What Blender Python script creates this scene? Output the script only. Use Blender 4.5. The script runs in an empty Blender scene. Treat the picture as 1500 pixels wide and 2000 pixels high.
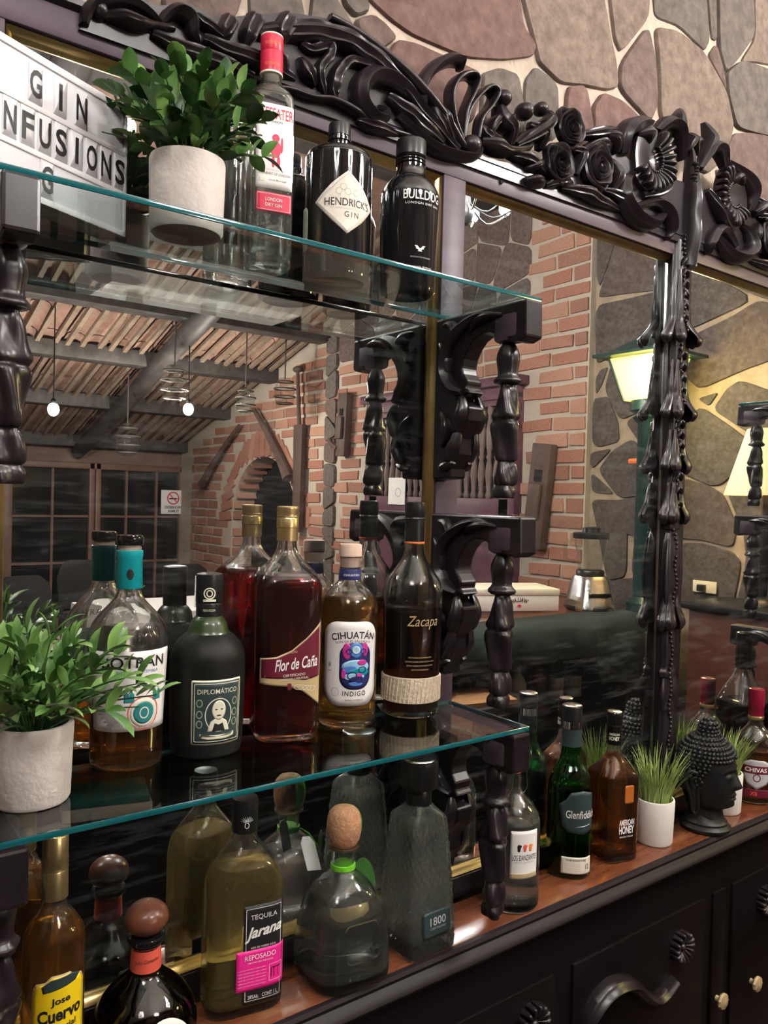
import bpy, bmesh, math, random
from mathutils import Vector, Matrix
random.seed(7)
R = math.radians
scene = bpy.context.scene
COL = scene.collection

# ------------------------------------------------------------------ camera, world, exposure
EYE = 1.645
cam_d = bpy.data.cameras.new('camera')
cam_d.sensor_fit = 'VERTICAL'
cam_d.sensor_height = 36.0
cam_d.lens = 36.0 * 1551.4 / 2000.0
cam_d.clip_start = 0.02
cam = bpy.data.objects.new('camera', cam_d)
COL.objects.link(cam)
yaw, pitch, roll = R(36.929), R(-1.002), R(1.469)
fw = Vector((math.sin(yaw) * math.cos(pitch), math.cos(yaw) * math.cos(pitch), math.sin(pitch)))
rt = Vector((math.cos(yaw), -math.sin(yaw), 0))
up = rt.cross(fw)
rt2 = rt * math.cos(roll) + up * math.sin(roll)
up2 = -rt * math.sin(roll) + up * math.cos(roll)
m = Matrix((rt2, up2, -fw)).transposed().to_4x4()
m.translation = Vector((0, -1, EYE))
cam.matrix_world = m
scene.camera = cam

world = bpy.data.worlds.new('World')
scene.world = world
world.use_nodes = True
world.node_tree.nodes['Background'].inputs[0].default_value = (0.9, 0.92, 1.0, 1)
world.node_tree.nodes['Background'].inputs[1].default_value = 0.02

vs = scene.view_settings
vs.view_transform = 'Standard'
try:
    vs.look = 'None'
except Exception:
    pass
vs.gamma = 1.0
vs.use_curve_mapping = False
vs.exposure = -0.48
cy = scene.cycles
cy.use_denoising = True
cy.max_bounces = 10
cy.diffuse_bounces = 2
cy.glossy_bounces = 4
cy.transmission_bounces = 9
cy.transparent_max_bounces = 14
cy.use_adaptive_sampling = True
cy.adaptive_threshold = .25
cy.caustics_reflective = False
cy.caustics_refractive = True
cy.sample_clamp_indirect = 60.0
BULB = 400.0      # chandelier bulbs
PEND = 1500.0      # hanging bulbs over the tables

# ------------------------------------------------------------------ materials
MATS = {}
def mat(name, col, rough=.5, metal=0.0, spec=.5, trans=0.0, ior=1.45, coat=0.0, emis=None, estr=0.0,
        noise=None, bump=0.0, bscale=40.0, sheen=0.0, sss=0.0):
    """noise = (scale, second colour, stretch xyz, detail)"""
    if name in MATS:
        return MATS[name]
    M = bpy.data.materials.new(name)
    M.use_nodes = True
    nt = M.node_tree
    b = nt.nodes['Principled BSDF']
    c = (*col, 1)
    b.inputs['Base Color'].default_value = c
    b.inputs['Roughness'].default_value = rough
    b.inputs['Metallic'].default_value = metal
    b.inputs['IOR'].default_value = ior
    b.inputs['Specular IOR Level'].default_value = spec
    b.inputs['Transmission Weight'].default_value = trans
    b.inputs['Coat Weight'].default_value = coat
    b.inputs['Coat Roughness'].default_value = .08
    if sss:
        b.inputs['Subsurface Weight'].default_value = sss
        b.inputs['Subsurface Radius'].default_value = (.01, .01, .01)
    if emis:
        b.inputs['Emission Color'].default_value = (*emis, 1)
        b.inputs['Emission Strength'].default_value = estr
    tc = mp = None
    if noise or bump:
        tc = nt.nodes.new('ShaderNodeTexCoord')
        mp = nt.nodes.new('ShaderNodeMapping')
        nt.links.new(tc.outputs['Object'], mp.inputs[0])
    if noise:
        sc, c2, st, det = (list(noise) + [None] * 4)[:4]
        mp.inputs['Scale'].default_value = st or (1, 1, 1)
        n = nt.nodes.new('ShaderNodeTexNoise')
        n.inputs['Scale'].default_value = sc
        n.inputs['Detail'].default_value = det or 3
        n.inputs['Roughness'].default_value = .65
        nt.links.new(mp.outputs[0], n.inputs['Vector'])
        rp = nt.nodes.new('ShaderNodeValToRGB')
        rp.color_ramp.elements[0].position = .35
        rp.color_ramp.elements[1].position = .68
        rp.color_ramp.elements[0].color = c
        rp.color_ramp.elements[1].color = (*c2, 1)
        nt.links.new(n.outputs['Fac'], rp.inputs[0])
        nt.links.new(rp.outputs[0], b.inputs['Base Color'])
    if bump:
        n2 = nt.nodes.new('ShaderNodeTexNoise')
        n2.inputs['Scale'].default_value = bscale
        n2.inputs['Detail'].default_value = 2
        nt.links.new(mp.outputs[0], n2.inputs['Vector'])
        bp = nt.nodes.new('ShaderNodeBump')
        bp.inputs['Strength'].default_value = bump
        bp.inputs['Distance'].default_value = .004
        nt.links.new(n2.outputs['Fac'], bp.inputs['Height'])
        nt.links.new(bp.outputs[0], b.inputs['Normal'])
    MATS[name] = M
    return M

GLASS_SPECS = []
mat('dark_wood', (.0085, .0058, .0078), rough=.30, spec=.55, noise=(7, (.021, .0145, .019), (1, 1, 1)))
mat('rail_wood', (.058, .036, .052), rough=.42, noise=(5, (.085, .056, .078), (1, 1, 6)))
mat('counter_wood', (.10, .028, .012), rough=.22, coat=.6, noise=(6, (.23, .075, .032), (1, 7, 7), 8))
mat('moulding_wood', (.010, .0065, .009), rough=.5, spec=.3, noise=(7, (.016, .011, .014), (.2, 1, 1)))
mat('cabinet_wood', (.0035, .0025, .003), rough=.42, spec=.25, noise=(6, (.006, .004, .005), (1, 1, 4)))
mat('brass', (.62, .46, .20), rough=.28, metal=1.0, noise=(14, (.42, .30, .13), (1, 1, 1)))
mat('edge_glass', (.006, .10, .115), rough=.10, spec=.8, coat=.6)
mat('mortar', (.34, .275, .22), rough=.95, noise=(16, (.47, .39, .32)), bump=.6, bscale=70)
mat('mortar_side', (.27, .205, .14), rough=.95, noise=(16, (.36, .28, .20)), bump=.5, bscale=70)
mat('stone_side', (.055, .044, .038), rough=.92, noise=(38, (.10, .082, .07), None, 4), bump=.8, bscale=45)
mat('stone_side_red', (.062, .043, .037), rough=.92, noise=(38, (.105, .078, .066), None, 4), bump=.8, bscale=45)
mat('stone_brown', (.085, .056, .050), rough=.92, noise=(38, (.15, .105, .09), None, 4), bump=.8, bscale=45)
mat('stone_red', (.10, .055, .048), rough=.92, noise=(38, (.165, .10, .085), None, 4), bump=.5, bscale=60)
mat('stone_grey', (.075, .062, .056), rough=.92, noise=(38, (.14, .115, .10), None, 4), bump=.5, bscale=50)
mat('stone_tan', (.11, .080, .066), rough=.92, noise=(38, (.20, .15, .12), None, 4), bump=.5, bscale=60)
mat('brick_red', (.27, .105, .07), rough=.9, noise=(14, (.38, .19, .135)), bump=.5, bscale=60)
mat('brick_orange', (.34, .155, .10), rough=.9, noise=(14, (.42, .25, .18)), bump=.5, bscale=60)
mat('brick_dark', (.22, .10, .07), rough=.9, noise=(14, (.33, .17, .12)), bump=.5, bscale=60)
mat('brick_mortar', (.40, .34, .28), rough=.95, noise=(20, (.44, .37, .30)), bump=.5)
mat('white_plastic', (.72, .71, .72), rough=.35)
mat('light_panel', (.66, .66, .69), rough=.3, noise=(3, (.74, .73, .76)))
mat('black_ink', (.012, .012, .013), rough=.5)
mat('black_gloss', (.008, .008, .009), rough=.06, spec=.6, coat=.6)
mat('black_satin', (.012, .012, .013), rough=.32)
mat('black_matt', (.006, .0065, .006), rough=.5, spec=.3)
mat('concrete', (.56, .51, .47), rough=.85, noise=(9, (.66, .61, .57)), bump=.25, bscale=120)
mat('white_ceramic', (.74, .70, .66), rough=.6, noise=(20, (.80, .76, .72)), bump=.1, bscale=120)
mat('leaf_green', (.055, .145, .032), rough=.36, noise=(30, (.11, .24, .055)))
mat('leaf_light', (.14, .28, .065), rough=.36, noise=(30, (.22, .38, .11)))
mat('leaf_dark', (.022, .075, .018), rough=.4, noise=(30, (.03, .085, .025)))
mat('blade_green', (.055, .15, .035), rough=.42, noise=(40, (.12, .25, .06)))
mat('grass_green', (.24, .36, .08), rough=.45, noise=(60, (.44, .54, .18)))
mat('soil', (.02, .015, .01), rough=.95)
GLASS_SPECS.append(('glass_clear', (.97, .985, .975), 0.0, 1.48, 0.06))
GLASS_SPECS.append(('glass_green', (.10, .50, .20), 0.0, 1.48, 0.1))
GLASS_SPECS.append(('glass_smoke', (.16, .13, .10), 0.0, 1.48, 0.1))
GLASS_SPECS.append(('glass_frost', (.86, .90, .87), .06, 1.48, 0.04))
GLASS_SPECS.append(('water_clear', (.95, .98, .97), 0.0, 1.34, 0.06))
GLASS_SPECS.append(('rum_red', (.38, .012, .012), 0.0, 1.34, .2))
GLASS_SPECS.append(('rum_amber', (.78, .24, .025), 0.0, 1.34, .2))
GLASS_SPECS.append(('rum_gold', (.90, .48, .09), 0.0, 1.34, .2))
GLASS_SPECS.append(('rum_dark', (.09, .018, .008), 0.0, 1.34, .2))
GLASS_SPECS.append(('tequila_gold', (.95, .80, .40), 0.0, 1.34, .2))
GLASS_SPECS.append(('tequila_amber', (.92, .45, .06), 0.0, 1.34, .2))
GLASS_SPECS.append(('whisky_green', (.55, .45, .10), 0.0, 1.34, .2))
mat('gold_foil', (.62, .47, .23), rough=.3, metal=.9)
mat('gold_print', (.50, .38, .20), rough=.45)
mat('silver_foil', (.75, .75, .76), rough=.18, metal=1.0)
mat('steel', (.62, .62, .62), rough=.22, metal=1.0)
mat('paper_white', (.78, .76, .74), rough=.6)
mat('paper_cream', (.72, .66, .56), rough=.65, noise=(60, (.78, .73, .64)))
mat('paper_grey', (.45, .45, .46), rough=.6)
mat('teal_seal', (.008, .30, .34), rough=.35)
mat('red_seal', (.60, .02, .06), rough=.3)
mat('red_print', (.72, .03, .09), rough=.5)
mat('amber_glow', (.42, .12, .02), rough=.4)
mat('orange_print', (.80, .20, .06), rough=.5)
mat('pink_print', (.85, .02, .28), rough=.45)
mat('yellow_print', (.86, .62, .01), rough=.45)
mat('burgundy_print', (.13, .012, .028), rough=.4)
mat('burgundy_cap', (.22, .01, .03), rough=.25, coat=.5)
mat('navy_print', (.02, .025, .12), rough=.4)
mat('blue_print', (.07, .20, .55), rough=.45)
mat('sky_print', (.30, .58, .75), rough=.45)
mat('magenta_print', (.55, .04, .28), rough=.45)
mat('teal_print', (.02, .22, .22), rough=.45)
mat('green_print', (.30, .36, .25), rough=.5)
mat('slate_print', (.030, .050, .052), rough=.4)
mat('cream_print', (.72, .70, .55), rough=.5)
mat('coral_print', (.72, .11, .07), rough=.5)
mat('cork', (.45, .20, .10), rough=.8, noise=(120, (.58, .31, .18)), bump=.3, bscale=200)
mat('cork_pale', (.66, .47, .36), rough=.7, noise=(60, (.72, .54, .43)))
mat('stopper_brown', (.12, .038, .022), rough=.28, noise=(12, (.17, .06, .035)))
mat('ribbon_green', (.16, .55, .03), rough=.35)
mat('leaf_tag', (.05, .16, .03), rough=.45)
mat('weave', (.62, .50, .36), rough=.8, noise=(90, (.74, .63, .49), (1, 1, 1)), bump=.6, bscale=180)
mat('head_black', (.010, .0105, .011), rough=.42, spec=.45)
mat('old_wood', (.06, .035, .028), rough=.7, noise=(8, (.10, .06, .05), (1, 1, .2)))
mat('shutter_wood', (.085, .028, .048), rough=.5, noise=(7, (.12, .045, .068), (1, 1, .3)))
mat('baluster_wood', (.12, .075, .07), rough=.55, noise=(9, (.17, .11, .10)))
mat('beam_wood', (.035, .03, .028), rough=.6, noise=(9, (.075, .065, .06), (1, .3, 1)))
mat('batten_wood', (.20, .14, .10), rough=.7, noise=(9, (.30, .22, .16)))
mat('clay_tile', (.30, .17, .125), rough=.85, noise=(10, (.42, .26, .20)))
mat('plaster_brown', (.16, .10, .085), rough=.9, noise=(5, (.22, .15, .125)))
mat('bounce_pale', (.72, .68, .62), rough=.9, noise=(4, (.78, .74, .68)))
mat('window_wood', (.15, .075, .055), rough=.5, noise=(6, (.20, .11, .085)))
mat('night_glass', (.010, .012, .013), rough=.08, spec=.6)
mat('void_black', (.004, .004, .004), rough=.9)
mat('floor_tile', (.10, .06, .045), rough=.5, noise=(3, (.15, .09, .07)))
mat('lamp_green', (.008, .028, .026), rough=.35)
mat('cloth_dark', (.008, .018, .017), rough=.85)
mat('cloth_white', (.75, .74, .73), rough=.8)
mat('chair_black', (.015, .015, .017), rough=.4)
mat('bar_inside', (.008, .007, .008), rough=.6)
mat('red_cabinet', (.075, .022, .014), rough=.4, noise=(5, (.095, .032, .02)))
mat('ivory', (.70, .62, .42), rough=.4)
mat('board_wood', (.40, .20, .10), rough=.5, noise=(6, (.48, .27, .14), (1, 6, 1)))
mat('lampshade', (.80, .62, .36), rough=.8, emis=(1, .62, .25), estr=.75)
mat('lantern_glass', (.9, .8, .25), rough=.3, emis=(1.0, .86, .16), estr=3.2)
mat('bulb_warm', (1, .9, .75), emis=(1, .955, .92), estr=BULB)
mat('bulb_bright', (1, .9, .75), emis=(1, .955, .92), estr=BULB * 1.25)
mat('bulb_soft', (1, .9, .75), emis=(1, .955, .92), estr=BULB * .62)
mat('bulb_pend', (1, .9, .75), emis=(1, .92, .82), estr=PEND)
mat('bulb_lantern', (1, 1, .8), emis=(1, .93, .55), estr=260)

def bottle_glass(name, col, rough, ior, through, glow=0.0, glow_col=None):
    '''bottle glass or spirit: part refracts, part lets light straight through'''
    M = bpy.data.materials.new(name)
    M.use_nodes = True
    nt = M.node_tree
    nt.nodes.clear()
    o = nt.nodes.new('ShaderNodeOutputMaterial')
    mx = nt.nodes.new('ShaderNodeMixShader')
    mx.inputs[0].default_value = through
    g = nt.nodes.new('ShaderNodeBsdfPrincipled')
    g.inputs['Base Color'].default_value = (*col, 1)
    g.inputs['Roughness'].default_value = rough
    g.inputs['IOR'].default_value = ior
    g.inputs['Transmission Weight'].default_value = 1
    t = nt.nodes.new('ShaderNodeBsdfTransparent')
    t.inputs[0].default_value = (*[c ** .5 for c in col], 1)
    nt.links.new(g.outputs[0], mx.inputs[1])
    nt.links.new(t.outputs[0], mx.inputs[2])
    if glow:                                      # diffuse tint added to brighten glass and spirit like light glowing through
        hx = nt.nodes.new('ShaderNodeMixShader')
        hx.inputs[0].default_value = glow
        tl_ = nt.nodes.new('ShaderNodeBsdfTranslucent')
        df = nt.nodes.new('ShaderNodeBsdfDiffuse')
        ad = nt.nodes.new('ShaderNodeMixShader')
        for q_ in (tl_, df): q_.inputs[0].default_value = (*(glow_col or col), 1)
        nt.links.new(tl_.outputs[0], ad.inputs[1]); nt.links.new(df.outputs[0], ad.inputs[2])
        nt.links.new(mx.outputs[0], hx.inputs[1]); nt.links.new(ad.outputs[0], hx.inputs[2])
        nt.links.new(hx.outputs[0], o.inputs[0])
    else:
        nt.links.new(mx.outputs[0], o.inputs[0])
    MATS[name] = M
GLOW = {'glass_clear': (.008, (.8, .86, .84)), 'water_clear': (.058, (.72, .80, .76)), 'glass_frost': (.06, (.72, .78, .75)), 'tequila_gold': (.18, (.78, .58, .20)),
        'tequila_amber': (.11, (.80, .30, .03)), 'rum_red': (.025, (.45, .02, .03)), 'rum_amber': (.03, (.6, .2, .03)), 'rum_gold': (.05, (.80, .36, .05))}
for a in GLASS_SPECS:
    bottle_glass(*a, *GLOW.get(a[0], ()))
def thin_glass(name, tint, refl=1.0):
    M = bpy.data.materials.new(name)
    M.use_nodes = True
    nt = M.node_tree
    nt.nodes.clear()
    o = nt.nodes.new('ShaderNodeOutputMaterial')
    mx = nt.nodes.new('ShaderNodeMixShader')
    t = nt.nodes.new('ShaderNodeBsdfTransparent')
    t.inputs[0].default_value = (*tint, 1)
    g = nt.nodes.new('ShaderNodeBsdfGlossy')
    g.inputs['Roughness'].default_value = 0.0
    g.inputs[0].default_value = (refl, refl, refl, 1)
    f = nt.nodes.new('ShaderNodeFresnel')
    ge = nt.nodes.new('ShaderNodeNewGeometry')
    mr = nt.nodes.new('ShaderNodeMapRange')           # same reflectance from either side of the sheet
    mr.inputs['To Min'].default_value = 1.5
    mr.inputs['To Max'].default_value = 1 / 1.5
    nt.links.new(ge.outputs['Backfacing'], mr.inputs['Value'])
    nt.links.new(mr.outputs[0], f.inputs[0])
    nt.links.new(f.outputs[0], mx.inputs[0])
    nt.links.new(t.outputs[0], mx.inputs[1])
    nt.links.new(g.outputs[0], mx.inputs[2])
    nt.links.new(mx.outputs[0], o.inputs[0])
    MATS[name] = M
thin_glass('shelf_glass', (.90, .965, .955))
thin_glass('jar_glass', (.93, .95, .94))

def mirror_mat():
    M = bpy.data.materials.new('mirror')
    M.use_nodes = True
    nt = M.node_tree
    nt.nodes.clear()
    o = nt.nodes.new('ShaderNodeOutputMaterial')
    mx = nt.nodes.new('ShaderNodeMixShader')
    g = nt.nodes.new('ShaderNodeBsdfGlossy')
    g.inputs[0].default_value = (.80, .82, .81, 1)
    g.inputs['Roughness'].default_value = 0.0
    d = nt.nodes.new('ShaderNodeBsdfDiffuse')
    d.inputs[0].default_value = (.75, .76, .76, 1)
    tc = nt.nodes.new('ShaderNodeTexCoord')
    mp = nt.nodes.new('ShaderNodeMapping')
    mp.inputs['Scale'].default_value = (1.2, 1, 9)
    mp.inputs['Rotation'].default_value = (0, R(-8), 0)
    n = nt.nodes.new('ShaderNodeTexNoise')
    n.inputs['Scale'].default_value = 6
    n.inputs['Detail'].default_value = 5
    n.inputs['Roughness'].default_value = .7
    rp = nt.nodes.new('ShaderNodeValToRGB')
    rp.color_ramp.elements[0].position = .50
    rp.color_ramp.elements[0].color = (.005, .005, .005, 1)
    rp.color_ramp.elements[1].position = .85
    rp.color_ramp.elements[1].color = (.095, .095, .095, 1)
    nt.links.new(tc.outputs['Object'], mp.inputs[0])
    nt.links.new(mp.outputs[0], n.inputs['Vector'])
    nt.links.new(n.outputs['Fac'], rp.inputs[0])
    nt.links.new(rp.outputs[0], mx.inputs[0])
    nt.links.new(g.outputs[0], mx.inputs[1])
    nt.links.new(d.outputs[0], mx.inputs[2])
    nt.links.new(mx.outputs[0], o.inputs[0])
    MATS['mirror'] = M
mirror_mat()

# ------------------------------------------------------------------ helpers
def tag(o, label=None, cat=None, group=None, kind=None):
    if label: o['label'] = label
    if cat: o['category'] = cat
    if group: o['group'] = group
    if kind: o['kind'] = kind
    return o
def empty(name, loc, label=None, cat=None, group=None, rz=0.0, kind=None):
    o = bpy.data.objects.new(name, None)
    o.empty_display_size = .02
    COL.objects.link(o)
    o.location = loc
    o.rotation_euler = (0, 0, rz)
    return tag(o, label, cat, group, kind)
def newmesh(name, vs_, fs, material, smooth=True):
    me = bpy.data.meshes.new(name)
    me.from_pydata([tuple(v) for v in vs_], [], fs)
    me.materials.append(MATS[material])
    if smooth:
        me.polygons.foreach_set('use_smooth', [True] * len(me.polygons))
    me.update()
    return me
def link(name, me, parent=None, loc=None, rot=None, scale=None):
    o = bpy.data.objects.new(name, me)
    COL.objects.link(o)
    if parent: o.parent = parent
    if loc: o.location = loc
    if rot: o.rotation_euler = rot
    if scale: o.scale = scale
    return o
def obj(name, vs_, fs, material, parent=None, smooth=True, loc=None, rot=None):
    return link(name, newmesh(name, vs_, fs, material, smooth), parent, loc, rot)

class MB:
    """collects shapes that belong to one piece"""
    def __init__(s): s.v = []; s.f = []
    def add(s, v, f):
        k = len(s.v); s.v += [tuple(a) for a in v]; s.f += [tuple(i + k for i in q) for q in f]; return s
    def box(s, x0, x1, y0, y1, z0, z1, b=0.0):
        if b <= 0:
            v = [(x, y, z) for z in (z0, z1) for y in (y0, y1) for x in (x0, x1)]
            f = [(0, 2, 3, 1), (4, 5, 7, 6), (0, 1, 5, 4), (2, 6, 7, 3), (0, 4, 6, 2), (1, 3, 7, 5)]
            return s.add(v, f)
        bm = bmesh.new()
        bmesh.ops.create_cube(bm, size=1)
        for q in bm.verts:
            q.co = Vector(((x0 + x1) / 2 + q.co.x * (x1 - x0), (y0 + y1) / 2 + q.co.y * (y1 - y0), (z0 + z1) / 2 + q.co.z * (z1 - z0)))
        bmesh.ops.bevel(bm, geom=list(bm.edges), offset=b, segments=2, affect='EDGES', profile=.5)
        bm.verts.index_update()
        v = [q.co[:] for q in bm.verts]; f = [tuple(x.index for x in q.verts) for q in bm.faces]
        bm.free()
        return s.add(v, f)
    def lathe(s, prof, n=24, cx=0, cy=0, mod=None, cap=True):
        """prof = [(r,z)] bottom to top"""
        v = []; f = []
        for i, (r, z) in enumerate(prof):
            for k in range(n):
                a = 2 * math.pi * k / n
                q = r * (mod(a, z, i) if mod else 1)
                v.append((cx + q * math.cos(a), cy + q * math.sin(a), z))
        for i in range(len(prof) - 1):
            for k in range(n):
                f.append((i * n + k, i * n + (k + 1) % n, (i + 1) * n + (k + 1) % n, (i + 1) * n + k))
        if cap:
            f.append(tuple(range(n - 1, -1, -1)))
            f.append(tuple((len(prof) - 1) * n + k for k in range(n)))
        return s.add(v, f)
    def tube(s, pts, rad, n=8):
        pts = [Vector(p) for p in pts]
        rad = rad if isinstance(rad, (list, tuple)) else [rad] * len(pts)
        v = []; f = []
        ref = None
        for i, p in enumerate(pts):
            t = (pts[min(i + 1, len(pts) - 1)] - pts[max(i - 1, 0)]).normalized()
            if ref is None:
                ref = t.orthogonal().normalized()
            else:
                ref = (ref - t * ref.dot(t))
                ref = ref.normalized() if ref.length > 1e-6 else t.orthogonal().normalized()
            b = t.cross(ref)
            for k in range(n):
                a = 2 * math.pi * k / n
                v.append(p + (ref * math.cos(a) + b * math.sin(a)) * rad[i])
        for i in range(len(pts) - 1):
            for k in range(n):
                f.append((i * n + k, i * n + (k + 1) % n, (i + 1) * n + (k + 1) % n, (i + 1) * n + k))
        f.append(tuple(range(n - 1, -1, -1)))
        f.append(tuple((len(pts) - 1) * n + k for k in range(n)))
        return s.add(v, f)
    def ball(s, c, rx, ry=None, rz=None, n=14, m_=8):
        ry = ry or rx; rz = rz or rx
        v = [(c[0], c[1], c[2] - rz)]; f = []
        for i in range(1, m_):
            p = -math.pi / 2 + math.pi * i / m_
            for k in range(n):
                a = 2 * math.pi * k / n
                v.append((c[0] + rx * math.cos(p) * math.cos(a), c[1] + ry * math.cos(p) * math.sin(a), c[2] + rz * math.sin(p)))
        v.append((c[0], c[1], c[2] + rz))
        for k in range(n):
            f.append((0, 1 + (k + 1) % n, 1 + k))
            f.append((len(v) - 1, len(v) - 1 - n + k, len(v) - 1 - n + (k + 1) % n))
        for i in range(m_ - 2):
            for k in range(n):
                a = 1 + i * n + k; b = 1 + i * n + (k + 1) % n
                f.append((a, b, b + n, a + n))
        return s.add(v, f)
    def extrude(s, poly, axis, a0, a1):
        """poly in the two other axes; axis 'x': poly=(y,z); 'y': (x,z); 'z': (x,y)"""
        def P(q, a):
            return (a, q[0], q[1]) if axis == 'x' else ((q[0], a, q[1]) if axis == 'y' else (q[0], q[1], a))
        n = len(poly)
        v = [P(q, a0) for q in poly] + [P(q, a1) for q in poly]
        f = [tuple(range(n)), tuple(range(2 * n - 1, n - 1, -1))]
        f += [(i, i + n, (i + 1) % n + n, (i + 1) % n) for i in range(n)]
        return s.add(v, f)
    def build(s, name, material, parent=None, smooth=True, loc=None, rot=None, fixn=True):
        me = newmesh(name, s.v, s.f, material, smooth)
        if fixn:
            bm = bmesh.new(); bm.from_mesh(me)
            bmesh.ops.recalc_face_normals(bm, faces=list(bm.faces))
            if smooth:
                for e in bm.edges:
                    if len(e.link_faces) == 2 and e.calc_face_angle(0) > R(42): e.smooth = False
            bm.to_mesh(me); bm.free()
        return link(name, me, parent, loc, rot)

def crom(pts, k=6):
    """Catmull-Rom through tuples of any length"""
    out = []
    n = len(pts)
    for i in range(n - 1):
        p0 = pts[max(i - 1, 0)]; p1 = pts[i]; p2 = pts[i + 1]; p3 = pts[min(i + 2, n - 1)]
        for j in range(k):
            t = j / k
            out.append(tuple(.5 * (2 * b + (c - a) * t + (2 * a - 5 * b + 4 * c - d) * t * t + (3 * b - a - 3 * c + d) * t ** 3)
                             for a, b, c, d in zip(p0, p1, p2, p3)))
    out.append(tuple(pts[-1]))
    return out
def chaikin(poly, it=1):
    for _ in range(it):
        o = []
        for i in range(len(poly)):
            a = poly[i]; b = poly[(i + 1) % len(poly)]
            o.append(tuple(p * .86 + q * .14 for p, q in zip(a, b)))
            o.append(tuple(p * .14 + q * .86 for p, q in zip(a, b)))
        poly = o
    return poly
def clip(poly, nx, ny, c):
    """keep nx*x+ny*y<=c"""
    o = []
    for i in range(len(poly)):
        a = poly[i]; b = poly[(i + 1) % len(poly)]
        da = nx * a[0] + ny * a[1] - c; db = nx * b[0] + ny * b[1] - c
        if da <= 0: o.append(a)
        if (da < 0 < db) or (db < 0 < da):
            t = da / (da - db)
            o.append((a[0] + (b[0] - a[0]) * t, a[1] + (b[1] - a[1]) * t))
    return o
def voronoi(x0, x1, y0, y1, size, rnd, gap=.012):
    nx = max(1, round((x1 - x0) / size)); ny = max(1, round((y1 - y0) / size))
    S = [(x0 + (i + .5 + rnd.uniform(-.38, .38)) * (x1 - x0) / nx, y0 + (j + .5 + rnd.uniform(-.38, .38)) * (y1 - y0) / ny)
         for i in range(nx) for j in range(ny)]
    out = []
    for a in S:
        poly = [(x0, y0), (x1, y0), (x1, y1), (x0, y1)]
        for b in S:
            if a is b: continue
            dx, dy = b[0] - a[0], b[1] - a[1]
            L = math.hypot(dx, dy)
            if L > size * 3.2: continue
            poly = clip(poly, dx / L, dy / L, (dx * (a[0] + b[0]) / 2 + dy * (a[1] + b[1]) / 2) / L - gap / 2)
            if len(poly) < 3: break
        if len(poly) >= 3: out.append(poly)
    return out
def stone_piece(name, poly, fn, h, material, parent, it=2, grow=1.055):
    """a stone standing proud of the mortar: poly in the wall's plane, fn maps (u,v,height) to the world"""
    poly = chaikin(poly, it)
    n = len(poly)
    cx = sum(p[0] for p in poly) / n; cy_ = sum(p[1] for p in poly) / n
    poly = [(cx + (p[0] - cx) * grow, cy_ + (p[1] - cy_) * grow) for p in poly]
    ext = max(max(abs(p[0] - cx), abs(p[1] - cy_)) for p in poly)
    s1 = 1 - min(.0015 / ext, .1); s2 = 1 - min(.005 / ext, .2)
    v = []
    for s_, hh in ((1, -.004), (s1, h * .65), (s2, h)):
        v += [fn(cx + (p[0] - cx) * s_, cy_ + (p[1] - cy_) * s_, hh) for p in poly]
    v.append(fn(cx, cy_, h * 1.05))
    f = []
    for k in (0, 1):
        f += [(k * n + i, k * n + (i + 1) % n, (k + 1) * n + (i + 1) % n, (k + 1) * n + i) for i in range(n)]
    f += [(2 * n + i, 2 * n + (i + 1) % n, 3 * n) for i in range(n)]
    mb = MB(); mb.add(v, f)
    return mb.build(name, material, parent)

# ---- lettering
_TXT = {}
def textmesh(s, bold=0.0, shear=0.0, spacing=1.0):
    key = (s, bold, shear, spacing)
    if key not in _TXT:
        c = bpy.data.curves.new('lettering', 'FONT')
        c.body = s; c.size = 1; c.align_x = 'CENTER'; c.align_y = 'CENTER'
        c.offset = bold; c.shear = shear; c.space_character = spacing; c.resolution_u = 3
        o = bpy.data.objects.new('lettering', c)
        COL.objects.link(o)
        dg = bpy.context.evaluated_depsgraph_get()
        me = bpy.data.meshes.new_from_object(o.evaluated_get(dg))
        V = [v.co[:2] for v in me.vertices]; F = [tuple(p.vertices) for p in me.polygons]
        bpy.data.objects.remove(o); bpy.data.curves.remove(c); bpy.data.meshes.remove(me)
        if V:
            xs = [v[0] for v in V]; ys = [v[1] for v in V]
            mx, my = (min(xs) + max(xs)) / 2, (min(ys) + max(ys)) / 2
            V = [(x - mx, y - my) for x, y in V]
            w, h = max(xs) - min(xs), max(ys) - min(ys)
        else:
            w = h = 1
        _TXT[key] = (V, F, w, h)
    return _TXT[key]
def text2d(s, w=None, h=None, bold=0.0, shear=0.0, spacing=1.0, arc=0.0, slope=0.0):
    """verts scaled to the asked width and/or height, optionally bent on an arc"""
    V, F, w0, h0 = textmesh(s, bold, shear, spacing)
    if w and h: sx, sy = w / w0, h / h0
    elif w: sx = sy = w / w0
    else: sx = sy = h / h0
    o = []
    for x, y in V:
        x *= sx; y *= sy
        if arc:
            r = 1 / arc
            a = x * arc
            x, y = (r + y) * math.sin(a), (r + y) * math.cos(a) - r
        o.append((x, y + slope * x))
    return o, F
def rrect(w, h, r, n=5):
    o = []
    for cx, cy_, a0 in ((w / 2 - r, h / 2 - r, 0), (-w / 2 + r, h / 2 - r, 90), (-w / 2 + r, -h / 2 + r, 180), (w / 2 - r, -h / 2 + r, 270)):
        for k in range(n + 1):
            a = R(a0 + 90 * k / n)
            o.append((cx + r * math.cos(a), cy_ + r * math.sin(a)))
    return o
def oval(w, h, n=28):
    return [(w / 2 * math.cos(2 * math.pi * k / n), h / 2 * math.sin(2 * math.pi * k / n)) for k in range(n)]
def flatmap(origin, ux, uz, nrm):
    o = Vector(origin); ux = Vector(ux).normalized(); uz = Vector(uz).normalized(); nrm = Vector(nrm).normalized()
    return lambda u, v, off: o + ux * u + uz * v + nrm * off
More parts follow.
